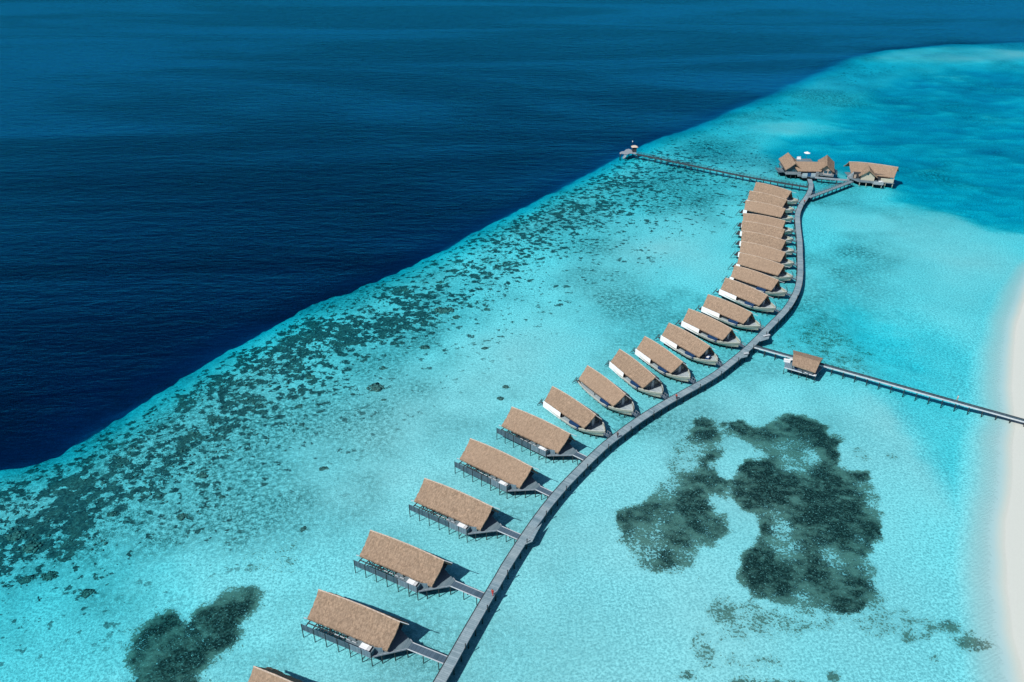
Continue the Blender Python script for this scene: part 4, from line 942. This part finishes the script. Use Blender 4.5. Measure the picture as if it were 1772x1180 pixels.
# ------------------------------------------------------------------ people
def skin_chain(name, verts, edges, mat, parent=None, sub=1):
    me = bpy.data.meshes.new(name); me.from_pydata([v[:3] for v in verts], edges, []); me.materials.append(mat)
    o = bpy.data.objects.new(name, me); COL.objects.link(o)
    sk = o.modifiers.new('skin', 'SKIN'); 
    if not me.skin_vertices: me.skin_vertices.new(name='')
    for i, v in enumerate(verts): me.skin_vertices[0].data[i].radius = (v[3], v[3]*(v[4] if len(v) > 4 else 1)); 
    me.skin_vertices[0].data[0].use_root = True
    o.modifiers.new('sub', 'SUBSURF').levels = sub; o.modifiers['sub'].render_levels = sub
    if parent: o.parent = parent
    return o
def person(px, py, rz, label, top, legs, stride=.22, z=WZ):
    x, y = at(px, py, z)
    V = [(0,0,.95,.15,.8),(0,0,1.15,.14,.8),(0,.01,1.35,.17,.7),(0,0,1.5,.07),(0,.02,1.60,.095),(0,.03,1.70,.09),
         (-.1,0,.9,.1),(-.11,stride*.5,.5,.07),(-.11,stride*.6,.08,.045),(-.11,stride*.6+.16,.04,.04),
         (.1,0,.9,.1),(.11,-stride*.3,.5,.07),(.11,-stride,.1,.045),(.11,-stride+.15,.04,.04),
         (-.21,0,1.43,.06),(-.27,-.06,1.15,.045),(-.27,.06,.9,.035),(-.27,.1,.80,.03),
         (.21,0,1.43,.06),(.27,.06,1.15,.045),(.27,.16,.92,.035),(.27,.2,.83,.03)]
    E_ = [(0,1),(1,2),(2,3),(3,4),(4,5),(0,6),(6,7),(7,8),(8,9),(0,10),(10,11),(11,12),(12,13),(2,14),(14,15),(15,16),(16,17),(2,18),(18,19),(19,20),(20,21)]
    b = skin_chain('person', V, E_, M['skin']); b.location = (x, y, z); b.rotation_euler = (0, 0, rz); tag(b, label, 'person')
    skin_chain('shirt', [(0,0,.92,.175,.85),(0,0,1.15,.17,.85),(0,.01,1.36,.20,.72),(-.22,0,1.42,.085),(-.275,-.04,1.2,.07),(.22,0,1.42,.085),(.275,.04,1.2,.07)], [(0,1),(1,2),(2,3),(3,4),(2,5),(5,6)], top, b)
    skin_chain('trousers', [(0,0,.93,.165,.9),(-.1,0,.86,.12),(-.11,stride*.5,.5,.09),(-.11,stride*.6,.15,.07),(.1,0,.86,.12),(.11,-stride*.3,.5,.09),(.11,-stride,.16,.07)], [(0,1),(1,2),(2,3),(0,4),(4,5),(5,6)], legs, b)
    skin_chain('hair', [(0,-.01,1.64,.10),(0,.0,1.74,.10)], [(0,1)], M['hair'], b)
person(852.5, 1030, R(-30), 'person in red clothes walking on the boardwalk near the second villa', M['red'], M['red'])
person(1170, 690.5, R(-50), 'person in red clothes on the boardwalk below the fourth boat-shaped villa', M['red'], M['darkcloth'])
person(1068.5, 757, R(-40), 'person in dark clothes on the boardwalk by the first boat-shaped villa', M['darkcloth'], M['darkcloth'])
person(1656, 693, R(70), 'person in white top and beige shorts walking on the island jetty', M['whitecloth'], M['beige'])
person(1391.5, 352, R(-20), 'person in faded red on the far boardwalk near the last boat-shaped villas', M['red'], M['darkcloth'])

# ------------------------------------------------------------------ light, sky, camera
az, el = R(37.5), R(48.5)                        # shadows fall towards +x +y
sv = Vector((-math.cos(az)*math.cos(el), -math.sin(az)*math.cos(el), math.sin(el)))
sun = bpy.data.lights.new('sun', 'SUN'); sun.energy = 4.6; sun.angle = R(.53); sun.color = (1, .985, .96)
so = bpy.data.objects.new('sun', sun); COL.objects.link(so); so.rotation_euler = (-sv).to_track_quat('-Z', 'Y').to_euler(); so.location = (0, 0, 200)
w = bpy.data.worlds.new('World'); sc.world = w; w.use_nodes = True; nt = w.node_tree
bg = nt.nodes['Background']; sky = nt.nodes.new('ShaderNodeTexSky'); sky.sky_type = 'NISHITA'; sky.sun_disc = False
sky.sun_elevation = el; sky.sun_rotation = math.atan2(sv.x, sv.y); sky.air_density = 1.0; sky.dust_density = .6; sky.ozone_density = 2.0
nt.links.new(sky.outputs[0], bg.inputs[0]); bg.inputs[1].default_value = .08
cd = bpy.data.cameras.new('camera'); cam = bpy.data.objects.new('camera', cd); COL.objects.link(cam)
cd.sensor_width = 36; cd.lens = FOC/1772*36; cd.clip_end = 12000; cd.clip_start = .5
cam.location = (0, 0, CAMZ); cam.rotation_euler = (math.pi/2-PITCH, 0, 0); sc.camera = cam
sc.view_settings.view_transform = 'Standard'; sc.view_settings.look = 'None'; sc.view_settings.exposure = 0; sc.view_settings.gamma = 1
cy = sc.cycles; cy.max_bounces = 4; cy.diffuse_bounces = 1; cy.glossy_bounces = 2; cy.transmission_bounces = 2; cy.transparent_max_bounces = 8; cy.volume_bounces = 0
cy.caustics_reflective = False; cy.caustics_refractive = False; cy.use_denoising = True; cy.sample_clamp_indirect = 4
